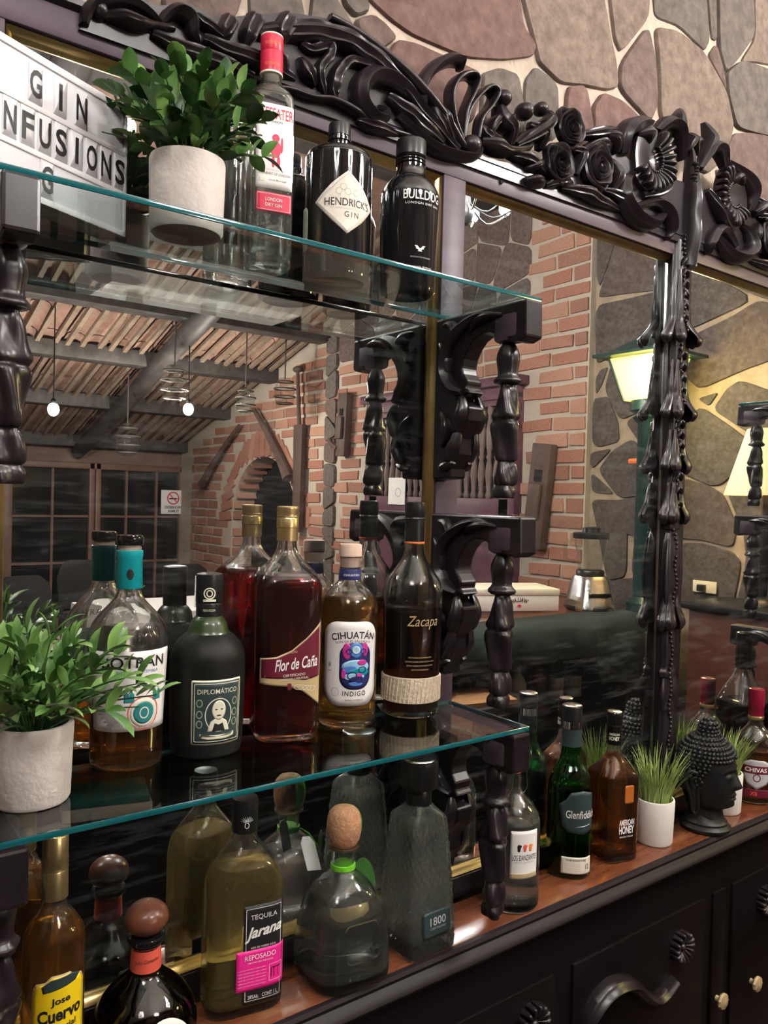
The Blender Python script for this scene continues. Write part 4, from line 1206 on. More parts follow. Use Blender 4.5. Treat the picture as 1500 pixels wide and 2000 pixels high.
for u, v, w, h in ((-.004, -.006, .012, .014), (.031, -.006, .012, .014)):
    put_patch('emblem', fn, [(-w / 2, -h / 2), (w / 2, -h / 2), (w / 2, h * .2), (w * .25, h * .5), (0, h * .1), (-w * .25, h * .5), (-w / 2, h * .2)], u, v, 'teal_print', lab, off=.0007)
for i in range(5):
    put_patch('mountain', fn, [(-.010, -.004), (.010, -.004), (.002, .005), (-.003, .003)], -.032 + i * .004, -.024 - i * .004, 'paper_grey', lab, off=.0006 + i * .0001)
put_text('lettering', fn, 'RON AÑEJO SISTEMA SOLERA', 0, -.043, 'paper_grey', lab, w=.07)
fn = B.arc(1237, 14); put_text('embossing', fn, 'BOTRAN', 0, 0, 'glass_clear', B.root, w=.052, h=.009, off=.0006)

B = Bottle('rum_bottle', 'squat matt black rum bottle with a portrait label in gold border', .433, -.056, SH_L, 1524, 1478,
           [(1478, 60), (1474, 66), (1462, 68), (1440, 70), (1350, 72), (1300, 72), (1282, 69), (1266, 61), (1254, 50), (1247, 40), (1240, 36), (1230, 35), (1222, 29), (1214, 24), (1180, 23), (1160, 23)],
           'black_matt', hollow=False)
c = B.cap('cap', 'black_satin', [(1217, 24.5), (1200, 24.5), (1192, 25.5), (1190, 24.6), (1188, 25.5), (1140, 25.5), (1134, 24.5), (1133, 22)])
fn = B.arc(1170, 2, .0168); put_ring('cap_emblem', fn, oval(.015, .015), .0016, 0, 0, 'cream_print', c, off=.0006)
put_ring('cap_emblem', fn, oval(.008, .009), .0013, 0, 0, 'cream_print', c, off=.0006)
put_patch('cap_emblem', fn, rrect(.016, .003, .0005), 0, -.009, 'cream_print', c, off=.0006)
fn = B.arc(1204, 2, .0165); put_text('lettering', fn, 'RESERVA EXCLUSIVA', 0, .001, 'cream_print', c, w=.015, h=.003)
q = MB(); q.lathe([(29.6 / 1524, B.zof(1221)), (35.6 / 1524, B.zof(1231)), (37 / 1524, B.zof(1240)), (39 / 1524, B.zof(1246.5)), (38 / 1524, B.zof(1246.6)), (25 / 1524, B.zof(1217))][::-1][1:], 32)
q.v = []; q.f = []
q.lathe([(41.5 / 1524, B.zof(1248)), (37.6 / 1524, B.zof(1241)), (36 / 1524, B.zof(1230)), (30 / 1524, B.zof(1221)), (25 / 1524, B.zof(1216))], 32)
MATS.get('neck_green') or mat('neck_green', (.020, .040, .008), rough=.35, coat=.4)
q.build('neck_ring', 'neck_green', B.root)
fn = B.arc(1388, 17)
lab = put_patch('label', fn, rrect(.066, .080, .002), 0, 0, 'cream_print', B.root)
put_patch('label_ground', fn, rrect(.062, .076, .0018), 0, 0, 'slate_print', lab, off=.0008)
put_ring('label_border', fn, densify(rrect(.058, .072, .0015)), .0008, 0, 0, 'cream_print', lab, off=.0011)
put_text('lettering', fn, 'DIPLOMÁTICO', 0, .027, 'cream_print', lab, w=.050, h=.0075, bold=.005, off=.0012)
put_ring('portrait_ring', fn, oval(.034, .042), .0012, .001, -.003, 'cream_print', lab, off=.0012)
put_patch('portrait', fn, oval(.017, .024), .001, .003, 'cream_print', lab, off=.0012)
put_patch('portrait', fn, [(-.014, -.012), (.014, -.012), (.010, .0), (.004, .004), (-.004, .004), (-.010, .0)], .001, -.011, 'cream_print', lab, off=.0011)
put_patch('portrait', fn, [(-.008, -.006), (.008, -.006), (.005, .004), (0, .002), (-.005, .004)], .001, -.017, 'black_ink', lab, off=.0014)
for u, v in ((-.0025, .004), (.0045, .004)): put_patch('portrait_eye', fn, oval(.0030, .0015), u, v, 'slate_print', lab, off=.0016)
put_patch('portrait_eye', fn, oval(.006, .0016), .001, -.0035, 'slate_print', lab, off=.0016)
for sx in (-1, 1):
    for v in (.012, -.002, -.014):
        put_ring('flourish', fn, oval(.008, .010), .0013, sx * .0225, v, 'green_print', lab, off=.0011)
put_patch('ribbon', fn, [(-.022, -.002), (-.012, -.004), (.012, -.004), (.022, -.002), (.022, .003), (.012, .001), (-.012, .001), (-.022, .003)], 0, -.029, 'cream_print', lab, off=.0013)

B = Bottle('rum_bottle', 'tall rum bottle of dark red liquid with burgundy and gold label', .548, -.052, SH_L, 1422, 1440,
           [(1440, 52), (1436, 58), (1425, 61), (1400, 62), (1250, 64), (1160, 65), (1140, 63), (1124, 56), (1110, 44), (1098, 33), (1088, 25), (1076, 20), (1062, 18.5), (1030, 18.5), (1000, 18.5)],
           'glass_clear', 'rum_red', 1126, p=4.2, pz=(.215, .238), rot=math.atan2(-.948, -.548) + R(12))
c = B.cap('cap', 'gold_foil', [(1061, 20.5), (1036, 20.5), (1035, 21.5), (1018, 21.2), (1016, 20.2), (1014, 21.5), (1010, 20.5), (1007, 21.5), (1002, 20.5), (999, 21.5), (995, 20.5), (994, 18)], ribs=0)
fn = B.flat(1295)
lab = put_patch('label', fn, [(-.040, -.012), (-.040, .022), (-.020, .024), (0, .032), (.020, .048), (.038, .066), (.040, .068), (.041, -.044), (.030, -.034), (.015, -.022), (-.005, -.016)], 0, -.010, 'gold_print', B.root, rings=9)
put_patch('label_ground', fn, [(-.0385, -.0035), (-.0385, .0205), (-.020, .0220), (0, .030), (.020, .046), (.0385, .063), (.0395, -.004), (.02, -.008), (0, -.006)], 0, -.010, 'burgundy_print', lab, off=.0009, rings=9)
put_text('lettering', fn, 'Flor de Caña', .007, .005, 'paper_white', lab, w=.058, h=.016, shear=.25, bold=.018, off=.0013, slope=.10)
put_text('lettering', fn, 'RON', .002, .020, 'gold_print', lab, w=.010, off=.0013)
put_text('lettering', fn, 'CERTIFICADO', .004, -.0105, 'cream_print', lab, w=.030, bold=.01, off=.0013, slope=.06)
put_text('lettering', fn, 'CARBONO NEUTRAL', .004, -.0155, 'cream_print', lab, w=.040, bold=.01, off=.0013, slope=.06)
for i in range(4): put_ring('flourish', fn, oval(.012, .007), .0007, .010 + i * .006, -.027 - i * .0008, 'cream_print', lab, off=.0010)
put_patch('seal', fn, rrect(.005, .009, .001), -.002, -.026, 'burgundy_print', lab, off=.0010)

B = Bottle('rum_bottle', 'golden rum bottle with white label of blue and pink artwork and pale cork', .655, -.050, SH_L, 1343, 1410,
           [(1410, 48), (1406, 54), (1396, 56), (1380, 56), (1250, 57), (1190, 57), (1172, 54), (1158, 47), (1146, 37), (1138, 28), (1130, 22), (1122, 20), (1100, 20), (1084, 20.5)],
           'glass_clear', 'rum_gold', 1160)
B.cap('stopper', 'cork_pale', [(1085, 21), (1084, 22.5), (1064, 22.5), (1061, 21.5), (1060, 18)])
B.cap('cork', 'cork_pale', [(1105, 17), (1085, 17.5)])
s2 = B.cap('neck_band', 'navy_print', [(1129, 22), (1128, 22.3), (1110, 21), (1109, 20.5)])
fn = B.arc(1119, 10, .0166); put_text('lettering', fn, 'CIHUATÁN', 0, 0, 'paper_white', s2, w=.024, h=.004, bold=.01, off=.0006)
fn = B.arc(1284, 6)
lab = put_patch('label', fn, rrect(.086, .119, .024, 8), 0, 0, 'paper_white', B.root)
put_text('lettering', fn, 'CIHUATÁN', .004, .042, 'black_ink', lab, w=.066, h=.0125, bold=.014, arc=7)
put_text('lettering', fn, 'RON DE EL SALVADOR', .004, .0325, 'black_ink', lab, w=.052, h=.003, arc=9)
put_text('lettering', fn, 'INDIGO', .006, -.042, 'black_ink', lab, w=.034, h=.007, bold=.012, spacing=1.25, arc=-4)
put_text('lettering', fn, 'RON AÑEJO', .006, -.051, 'black_ink', lab, w=.026, h=.003)
put_text('lettering', fn, '8', -.031, -.002, 'black_ink', lab, h=.006)
put_text('lettering', fn, 'años', -.031, -.010, 'black_ink', lab, w=.006)
ART = put_patch('artwork', fn, rrect(.046, .066, .018, 8), .007, -.003, 'navy_print', lab, off=.0009)
for k, (u, v, w, h, c_) in enumerate(((-.006, .018, .012, .024, 'magenta_print'), (.020, .020, .010, .02, 'magenta_print'), (.007, .019, .020, .022, 'blue_print'), (.007, .020, .012, .012, 'sky_print'),
                              (.007, -.004, .040, .020, 'sky_print'), (.000, -.008, .022, .012, 'blue_print'), (.012, -.012, .030, .012, 'teal_seal'), (.016, .002, .014, .008, 'magenta_print'),
                              (.004, -.018, .032, .010, 'sky_print'), (.009, -.022, .022, .010, 'navy_print'), (.012, -.016, .010, .006, 'magenta_print'), (-.010, -.014, .006, .014, 'magenta_print'), (.007, -.028, .020, .006, 'blue_print'))):
    put_patch('artwork_shape', fn, oval(w, h, 18), u, v, c_, lab, off=.0011 + k * .00008, rings=4)
put_ring('artwork_ring', fn, oval(.010, .010), .0014, .007, .020, 'paper_white', lab, off=.0024)
for sx in (-1, 1): put_ring('artwork_ring', fn, oval(.008, .008), .0012, .007 + sx * .010, .018, 'navy_print', lab, off=.0024)
for u, v, r_ in ((.002, -.016, .014), (.012, -.022, .012), (.016, -.008, .012)): put_ring('artwork_ring', fn, oval(r_, r_ * .8), .0014, u, v, 'navy_print', lab, off=.0025)
put_ring('seal', fn, oval(.012, .012), .0010, -.022, -.040, 'paper_grey', lab)

B = Bottle('rum_bottle', 'round shouldered dark rum bottle with woven cream band near its base', .766, -.060, SH_L, 1280, 1392,
           [(1392, 46), (1388, 52), (1378, 54), (1340, 54.5), (1260, 56.5), (1190, 58), (1160, 58.5), (1145, 57), (1130, 52), (1116, 43), (1102, 33), (1090, 25), (1076, 20), (1058, 18.5), (1020, 18), (990, 18)],
           'glass_clear', 'rum_dark', 1180)
B.cap('capsule', 'black_satin', [(1055, 19.5), (1012, 19), (1011, 20), (1008, 18.8), (1005, 20.2), (982, 20.2), (979, 19.5), (978, 16)])
B.cap('neck_ring', 'orange_print', [(1059, 19.5), (1058, 20), (1056, 20), (1055, 19.6)])
q = MB(); q.lathe([(54.4 / 1280, B.zof(1361)), (56.6 / 1280, B.zof(1360)), (57.2 / 1280, B.zof(1336)), (57.6 / 1280, B.zof(1313)), (55.6 / 1280, B.zof(1312))], 48)
bd = q.build('woven_band', 'weave', B.root)
for k in range(44):
    a = 2 * math.pi * k / 44
    w_ = MB(); w_.tube([(57.4 / 1280 * math.cos(a + d * .09), 57.4 / 1280 * math.sin(a + d * .09), B.zof(1359 - 45.5 * (d + .5))) for d in (-.5, 0, .5)], .0009, 5)
    w_.build('plait', 'weave', bd)
fn = B.arc(1206, 22)
put_text('lettering', fn, 'Zacapa', 0, 0, 'gold_print', B.root, w=.050, h=.020, shear=.3, bold=.0, off=.0006)
fn = B.arc(1285, 18)
for i, w in enumerate((.040, .050, .046, .030)): put_text('lettering', fn, 'SISTEMA SOLERA GRAN RESERVA RON', .0, .010 - i * .006, 'gold_print', B.root, w=w * .9, h=.0022, off=.0005)

# ---------------- upper shelf: gins
B = Bottle('gin_bottle', 'clear square gin bottle with red cap and red and white label', .503, -.060, SH_U, 1480, 528,
           [(528, 34), (525, 38), (515, 40), (400, 40.5), (220, 41), (198, 40), (186, 36), (178, 29), (170, 23), (160, 19), (150, 18.5), (110, 18.5), (84, 18.5)],
           'glass_clear', 'water_clear', 236, p=7, pz=(.205, .232), rot=math.atan2(-.94, -.503) + R(14))
c = B.cap('cap', 'red_seal', [(150, 20), (149, 22), (112, 22), (110, 21.2), (108, 22), (80, 22), (78, 21)])
B.cap('cap_top', 'cream_print', [(80, 22.2), (78.5, 22.2), (77, 21.5), (76.5, 18)])
for i, py in enumerate((98, 138)):
    fn = B.arc(py, 5, .0149); put_text('lettering', fn, 'BEEFEATER', 0, 0, 'orange_print', c, w=.020, h=.004, off=.0008)
B.cap('cap_foot', 'cream_print', [(153, 21.8), (152, 22.4), (150, 22.4), (149, 21.8)])
fn = B.flat(350)
lab = put_patch('label', fn, rrect(.048, .108, .002), 0, .031, 'paper_white', B.root)
put_text('lettering', fn, 'BEEFEATER', 0, .073, 'red_print', lab, w=.0465, h=.0135, bold=.01)
put_text('lettering', fn, 'LONDON', 0, .0625, 'black_ink', lab, w=.018, h=.003)
for u, v, w, h in ((.001, .042, .010, .010), (.001, .028, .014, .022), (-.002, .012, .004, .016), (.005, .012, .004, .016), (-.006, .030, .004, .014), (.009, .034, .003, .020)):
    put_patch('guard_figure', fn, oval(w, h, 16), u, v, 'red_print', lab, off=.0009)
put_text('lettering', fn, 'DISTILLED IN', 0, .001, 'paper_grey', lab, w=.026, h=.0022)
put_text('lettering', fn, 'THE HEART OF LONDON', 0, -.004, 'black_ink', lab, w=.042, h=.0032)
put_text('lettering', fn, 'James Burrough', .004, -.012, 'black_ink', lab, w=.024, h=.003, shear=.3)
put_patch('stamp', fn, rrect(.007, .005, .0005), -.016, -.012, 'cream_print', lab, off=.0009)
lab2 = put_patch('label', fn, rrect(.047, .024, .0015), 0, -.040, 'red_print', B.root)
put_ring('label_border', fn, densify(rrect(.044, .021, .001)), .0005, 0, -.040, 'paper_white', lab2, off=.0009)
put_text('lettering', fn, 'LONDON', 0, -.0365, 'paper_white', lab2, w=.022, h=.0045, bold=.008)
put_text('lettering', fn, 'DRY GIN', 0, -.0435, 'paper_white', lab2, w=.022, h=.0045, bold=.008)

B = Bottle('gin_bottle', 'black apothecary style gin bottle with a cream diamond label', .608, -.066, SH_U, 1390, 572,
           [(572, 54), (568, 61), (556, 64), (480, 65), (350, 65), (336, 64), (327, 60), (321, 50), (318, 36), (315, 24), (311, 20.5), (300, 20.5), (288, 20.5)],
           'black_gloss', hollow=False)
B.cap('stopper', 'black_satin', [(291, 20), (290, 21.5), (270, 21.5), (267, 20.5), (266.5, 16)])
B.cap('neck_ring', 'black_gloss', [(302, 20.5), (300, 23), (294, 23), (292, 20.5)])
fn = B.arc(436, 16)
lab = put_patch('label', fn, [(-.046, 0), (-.022, .024), (0, .042), (.022, .024), (.046, 0), (.022, -.024), (0, -.042), (-.022, -.024)], 0, 0, 'paper_cream', B.root, rings=8)
put_ring('label_border', fn, densify([(-.042, 0), (0, .0385), (.042, 0), (0, -.0385)]), .0008, 0, 0, 'paper_grey', lab, off=.0009)
put_text('lettering', fn, "HENDRICK'S", .002, .0, 'black_ink', lab, w=.066, h=.0105, bold=.006)
put_text('lettering', fn, 'GIN', .006, -.016, 'black_ink', lab, w=.020, h=.0075, spacing=1.4)
put_text('lettering', fn, 'DISTILLED AND BOTTLED IN SCOTLAND', 0, -.0085, 'paper_grey', lab, w=.046, h=.002)
for k in range(5): put_ring('flourish', fn, oval(.009, .009), .0007, -.012 + k * .006, .014 + .006 * math.sin(k * 1.57), 'paper_grey', lab, off=.0009)
fn = B.arc(480, -78); put_patch('side_label', fn, rrect(.030, .062, .008), 0, 0, 'green_print', B.root)
fn = B.arc(430, 178); put_patch('back_label', fn, rrect(.050, .080, .003), 0, 0, 'green_print', B.root)

B = Bottle('gin_bottle', 'glossy black gin bottle with white lettering at the shelf end', .725, -.079, SH_U, 1332, 582,
           [(582, 44), (578, 51), (568, 53), (520, 55), (440, 57.5), (398, 58), (384, 56), (372, 50), (362, 42), (354, 34), (346, 29.5), (336, 28), (322, 28), (312, 27.5)],
           'black_gloss', hollow=False)
B.cap('cap', 'black_satin', [(313, 27.5), (312, 29.5), (284, 29.5), (281, 28), (280.5, 22)])
for k in range(3): B.cap('neck_bead', 'black_gloss', [(330 - k * 6, 28), (328 - k * 6, 30), (326 - k * 6, 28)])
fn = B.arc(403, 22)
put_text('lettering', fn, 'BULLDOG', .004, 0, 'paper_white', B.root, w=.060, h=.0135, bold=.008, off=.0008)
put_text('lettering', fn, 'LONDON DRY GIN', .004, -.012, 'paper_white', B.root, w=.054, h=.003, spacing=1.2, off=.0005)
fn = B.arc(506, 20)
for rz_ in (0, 30, -30): 
    put_text('flag_mark', fn, '/' if rz_ > 0 else ('\\' if rz_ < 0 else '-'), .002 + rz_ * .00008, .002, 'paper_white', B.root, w=.012, h=.008 if rz_ else .0012, bold=.02, off=.0005)
put_text('lettering', fn, '40% ALC/VOL (80 PROOF)', .004, -.024, 'paper_white', B.root, w=.040, h=.003, off=.0005)
put_text('lettering', fn, 'PRODUCT OF ENGLAND', .004, -.010, 'paper_grey', B.root, w=.032, h=.002, off=.0005)

# ---------------- counter: tequilas and whiskies
B = Bottle('tequila_bottle', 'amber tequila bottle with gold cap and yellow label beside the left post', .246, -.072, COUNTER, 1726, 2108,
           [(2108, 50), (2103, 56), (2090, 58), (1950, 58), (1850, 58), (1812, 57), (1796, 53), (1782, 45), (1772, 38), (1762, 31), (1750, 26), (1735, 22), (1700, 21), (1640, 21)],
           'glass_clear', 'tequila_amber', 1770)
B.cap('cap', 'gold_foil', [(1736, 24), (1735, 25), (1682, 24.5), (1680, 23.6), (1678, 25), (1672, 23.8), (1669, 25), (1663, 23.8), (1660, 25), (1654, 24), (1616, 24), (1613, 22), (1612, 18)])
fn = B.arc(1933, 14)
SHLD = [(-.031, -.045), (.031, -.045), (.031, .026), (.026, .034), (.016, .036), (.010, .042), (-.010, .042), (-.016, .036), (-.026, .034), (-.031, .026)]
lab = put_patch('label', fn, SHLD, 0, 0, 'gold_print', B.root)
put_patch('label_ground', fn, [(u * .94, v * .955) for u, v in SHLD], 0, 0, 'yellow_print', lab, off=.0009)
put_patch('label_bar', fn, [(-.018, .024), (.016, .030), (.022, .036), (.012, .040), (-.010, .038), (-.020, .031)], 0, 0, 'slate_print', lab, off=.0012)
put_text('lettering', fn, 'Jose', .000, .013, 'black_ink', lab, w=.020, h=.010, bold=.03, off=.0013, slope=.08)
put_text('lettering', fn, 'Cuervo', .000, -.001, 'black_ink', lab, w=.047, h=.015, bold=.035, off=.0013, slope=.08)
put_text('lettering', fn, 'Especial', .002, -.017, 'black_ink', lab, w=.030, h=.009, bold=.02, off=.0013, slope=.08)
put_patch('wax_seal', fn, oval(.022, .022), -.014, -.038, 'burgundy_print', lab, off=.0014)
fn = B.arc(1806, 4); put_text('embossing', fn, '1795', 0, 0, 'glass_clear', B.root, w=.026, h=.009, off=.0008, bold=.01)

B = Bottle('tequila_bottle', 'squat dark tequila bottle with brown ball stopper and coral neck band', .354, -.071, COUNTER, 1607, 2046,
           [(2046, 84), (2042, 93), (2030, 98), (2008, 100), (1985, 99), (1962, 93), (1942, 82), (1925, 66), (1910, 50), (1900, 39), (1890, 31), (1880, 27), (1862, 26), (1840, 26)],
           'glass_smoke', 'rum_dark', 1925)
q = MB(); q.ball((0, 0, B.zof(1790)), .0262, .0262, .0205, 28, 16); q.build('stopper', 'stopper_brown', B.root)
B.cap('stopper_collar', 'black_gloss', [(1843, 27), (1840, 31), (1834, 36), (1828, 36.5), (1822, 34), (1820, 26)])
bnd = B.cap('neck_band', 'coral_print', [(1886, 29.5), (1884, 29.6), (1846, 28), (1845, 27)])
fn = B.arc(1866, 4, .0185); put_text('signature', fn, 'Julio Gonzalez', 0, .002, 'black_ink', bnd, w=.030, h=.006, shear=.4, off=.0007, slope=.1)
fn = B.arc(2005, 22)
lab = put_patch('label', fn, [(.036 * math.cos(a), max(-.025, .036 * math.sin(a))) for a in [2 * math.pi * k / 32 for k in range(32)]], .002, 0, 'paper_white', B.root)
put_text('lettering', fn, 'Don Julio', .002, .000, 'black_ink', lab, w=.054, h=.012, bold=.02, off=.0009)
put_text('lettering', fn, '19      42', .002, .020, 'black_ink', lab, w=.020, h=.004, off=.0009)
put_patch('hat_mark', fn, [(-.006, -.001), (.006, -.001), (.003, .001), (.002, .005), (-.002, .005), (-.003, .001)], .002, .020, 'black_ink', lab, off=.0009)
put_text('lettering', fn, 'TEQUILA DE MEXICO', .002, .028, 'paper_grey', lab, w=.030, h=.0025, off=.0009, arc=18)
fn = B.arc(1995, 178)
lab = put_patch('back_label', fn, rrect(.060, .040, .003), 0, .0, 'green_print', B.root)
put_text('lettering', fn, 'A.D. 1942', 0, .004, 'black_ink', lab, w=.036, h=.007, off=.0009)

B = Bottle('tequila_bottle', 'pale gold tequila bottle with black label and bright pink strip', .488, -.062, COUNTER, 1473, 1972,
           [(1972, 66), (1967, 72), (1955, 75), (1900, 75.5), (1780, 75), (1740, 74), (1716, 70), (1696, 62), (1678, 50), (1662, 38), (1650, 29), (1640, 24.5), (1628, 23), (1610, 22), (1580, 22)],
           'glass_clear', 'tequila_gold', 1690, p=4.5, pz=(.15, .225), rot=math.atan2(-.938, -.488) + R(16), sx=.60, sy=1.0)
c = B.cap('capsule', 'black_satin', [(1630, 24), (1628, 25), (1585, 25), (1572, 25), (1566, 24), (1565, 20)])
fn = B.arc(1608, 10, .017)
for k in range(9):
    a = R(-70 + 140 * k / 8); put_patch('agave_mark', fn, [(.002 * math.sin(a) - .0004 * math.cos(a), .002 * math.cos(a)), (.009 * math.sin(a), .009 * math.cos(a)), (.002 * math.sin(a) + .0004 * math.cos(a), .002 * math.cos(a))], 0, 0, 'paper_white', c, off=.0006)
put_ring('agave_mark', fn, oval(.006, .008), .0009, 0, -.003, 'paper_white', c, off=.0006)
fn = B.flat(1845)
lab = put_patch('label', fn, rrect(.054, .128, .0015), .020, -.006, 'black_ink', B.root, rings=8)
put_ring('label_border', fn, densify(rrect(.048, .120, .001)), .0006, .020, -.006, 'paper_white', lab, off=.0009)
put_text('lettering', fn, 'TEQUILA', .020, .042, 'paper_white', lab, w=.036, h=.0075, off=.0010)
put_text('lettering', fn, 'Jarana', .020, .022, 'paper_white', lab, w=.050, h=.019, shear=.35, bold=.028, off=.0010, slope=.10)
put_text('lettering', fn, '100% DE WEBER AZUL', .020, .003, 'paper_white', lab, w=.034, h=.0025, off=.0010)
put_text('lettering', fn, '38%Alc.   CONT 1 L', .020, -.061, 'paper_white', lab, w=.040, h=.005, off=.0010)
pk = put_patch('pink_strip', fn, rrect(.066, .052, .0012), .017, -.026, 'pink_print', B.root, off=.0012)
put_text('lettering', fn, 'REPOSADO', .016, -.009, 'paper_white', pk, w=.042, h=.0065, off=.0016)
put_text('lettering', fn, 'HECHO EN MEXICO', .016, -.016, 'paper_white', pk, w=.034, h=.002, off=.0016)
for i in range(6): put_text('lettering', fn, 'tequila reposado hecho a mano en Jalisco', .005, -.024 - i * .0042, 'paper_white', pk, w=.038, h=.0018, off=.0016)
put_ring('stamp', fn, densify(rrect(.018, .022, .0006)), .0005, .037, -.034, 'paper_white', pk, off=.0016)
put_text('lettering', fn, 'ITT', .037, -.034, 'burgundy_print', pk, w=.013, h=.013, off=.0016)
fn = B.flat(1690); put_ring('embossing', fn, oval(.056, .052), .004, .010, -.020, 'glass_clear', B.root, off=.0012)
put_text('embossing', fn, 'JARANA', .010, -.020, 'glass_clear', B.root, w=.046, h=.010, bold=.02, off=.0014)
fn = B.flat(1890, 180); put_patch('back_label', fn, rrect(.036, .036, .001), .02, -.02, 'paper_grey', B.root)

B = Bottle('tequila_bottle', 'squat clear tequila bottle with round cork and lime green ribbon', .637, -.077, COUNTER, 1372, 1958,
           [(1958, 74), (1954, 84), (1944, 89), (1915, 90), (1870, 85), (1835, 78), (1808, 69), (1788, 57), (1774, 44), (1764, 33), (1756, 26), (1748, 23), (1725, 23), (1712, 23)],
           'glass_clear', 'water_clear', 1800, p=3.6, pz=(.10, .142), rot=math.atan2(-.923, -.637) + R(28), sx=.92, sy=.92, wall=.004, floor=.012)
q = MB(); q.lathe([(21 / 1372, B.zof(1712)), (25 / 1372, B.zof(1706)), (31 / 1372, B.zof(1696)), (34 / 1372, B.zof(1678)), (33.5 / 1372, B.zof(1660)), (30 / 1372, B.zof(1646)), (22 / 1372, B.zof(1637)), (10 / 1372, B.zof(1633))], 30)
ck = q.build('cork', 'cork', B.root)
q = MB(); q.lathe([(20 / 1372, B.zof(1712)), (31.5 / 1372, B.zof(1711)), (31.5 / 1372, B.zof(1706)), (20 / 1372, B.zof(1705))], 28); q.build('lip', 'glass_clear', B.root)
V = []; F = []
for i in range(9):
    for j in range(9):
        a = B.th + math.pi + R(-62 + 15.5 * j) - R(20); zz = B.zof(1708 - 9.3 * i)
        pr = [(1712, 21), (1706, 25), (1696, 31), (1678, 34), (1660, 33.5), (1646, 30), (1637, 22), (1633, 10)]
        py = 1708 - 9.3 * i; r_ = 25
        for (p0, w0), (p1, w1) in zip(pr, pr[1:]):
            if p1 <= py <= p0: r_ = w0 + (w1 - w0) * (p0 - py) / (p0 - p1)
        r_ = r_ / 1372 + .0010
        V.append((r_ * math.cos(a), r_ * math.sin(a), zz))
F = [(i * 9 + j, i * 9 + j + 1, i * 9 + j + 10, i * 9 + j + 9) for i in range(8) for j in range(8)]
o = obj('green_strip', V, F, 'ribbon_green', ck); o.modifiers.new('thick', 'SOLIDIFY').thickness = .0006
q = MB(); q.lathe([(23.4 / 1372, B.zof(1754)), (24.6 / 1372, B.zof(1753)), (24.2 / 1372, B.zof(1744)), (23 / 1372, B.zof(1743))], 28)
rb = q.build('ribbon', 'ribbon_green', B.root)
q = MB(); q.tube([(.014, .012, B.zof(1750)), (.024, .020, B.zof(1762)), (.034, .026, B.zof(1785)), (.040, .030, B.zof(1795))], [.0015, .003, .003, .001], 6); q.build('ribbon_tail', 'ribbon_green', rb)
# hanging leaf-shaped tag behind the shoulder
V = []; n = 20
for k in range(n):
    a = 2 * math.pi * k / n; V.append((.018 * math.cos(a) * (1 - .15 * math.sin(a)), .028 * math.sin(a)))
fm = flatmap((.048, .016, B.zof(1800)), (.72, -.69, -.25), (.1, .05, 1), (-.6, -.7, .2))
mbx = MB(); mbx.add([fm(u, v, 0) for u, v in V] + [fm(u, v, .0008) for u, v in V], [tuple(range(n)), tuple(range(2 * n - 1, n - 1, -1))] + [(i, (i + 1) % n, (i + 1) % n + n, i + n) for i in range(n)])
mbx.build('paper_tag', 'leaf_tag', B.root, False)
fm2 = flatmap((-.030, .040, B.zof(1737)), (.85, -.35, 0), (-.25, .1, 1), (0, 1, 0))
mbx = MB(); sh = [(-.010, -.026), (.010, -.026), (.010, .016), (.005, .026), (-.005, .026), (-.010, .016)]
mbx.add([fm2(u, v, 0) for u, v in sh] + [fm2(u, v, .0008) for u, v in sh], [tuple(range(6)), tuple(range(11, 5, -1))] + [(i, (i + 1) % 6, (i + 1) % 6 + 6, i + 6) for i in range(6)])
mbx.build('paper_tag', 'paper_white', B.root, False)
fn = B.flat(1865, 0)
put_ring('embossing', fn, densify(rrect(.052, .050, .008)), .0015, .004, .0, 'glass_clear', B.root, off=.0008)
put_text('lettering', fn, 'PATRÓN', .020, -.010, 'slate_print', B.root, w=.028, h=.006, off=.0006)

B = Bottle('tequila_bottle', 'tapering clear tequila bottle with diamond cut glass and black cap', .772, -.080, COUNTER, 1290, 1852,
           [(1852, 52), (1847, 57), (1835, 58), (1780, 56), (1700, 51), (1640, 46.5), (1606, 43.5), (1596, 40), (1588, 33), (1581, 27), (1575, 24), (1566, 23), (1555, 23)],
           'glass_frost', 'water_clear', 1622, p=9, pz=(.200, .216), rot=math.atan2(-.92, -.772) + R(40), wall=.005, floor=.014, n=176, cut=(.012, .186, .0034, .0115))
B.cap('neck_sleeve', 'black_satin', [(1577, 24.6), (1575, 25), (1544, 24.5), (1542, 23)])
B.cap('cap', 'black_satin', [(1545, 25), (1543, 35), (1540, 37), (1500, 37), (1490, 36.5), (1484, 34), (1482, 28)])
B.cap('cap_rim', 'steel', [(1489, 36.8), (1487, 37.2), (1485, 36), (1484, 34)])
fn = B.flat(1786, 0)
lab = put_patch('label', fn, rrect(.050, .036, .004), .002, -.002, 'slate_print', B.root, off=.0028)
put_text('lettering', fn, '1800', .004, .002, 'paper_grey', lab, w=.030, h=.012, bold=.008, off=.0032)
put_text('lettering', fn, 'CRISTALINO', .004, -.008, 'paper_grey', lab, w=.030, h=.003, off=.0032)

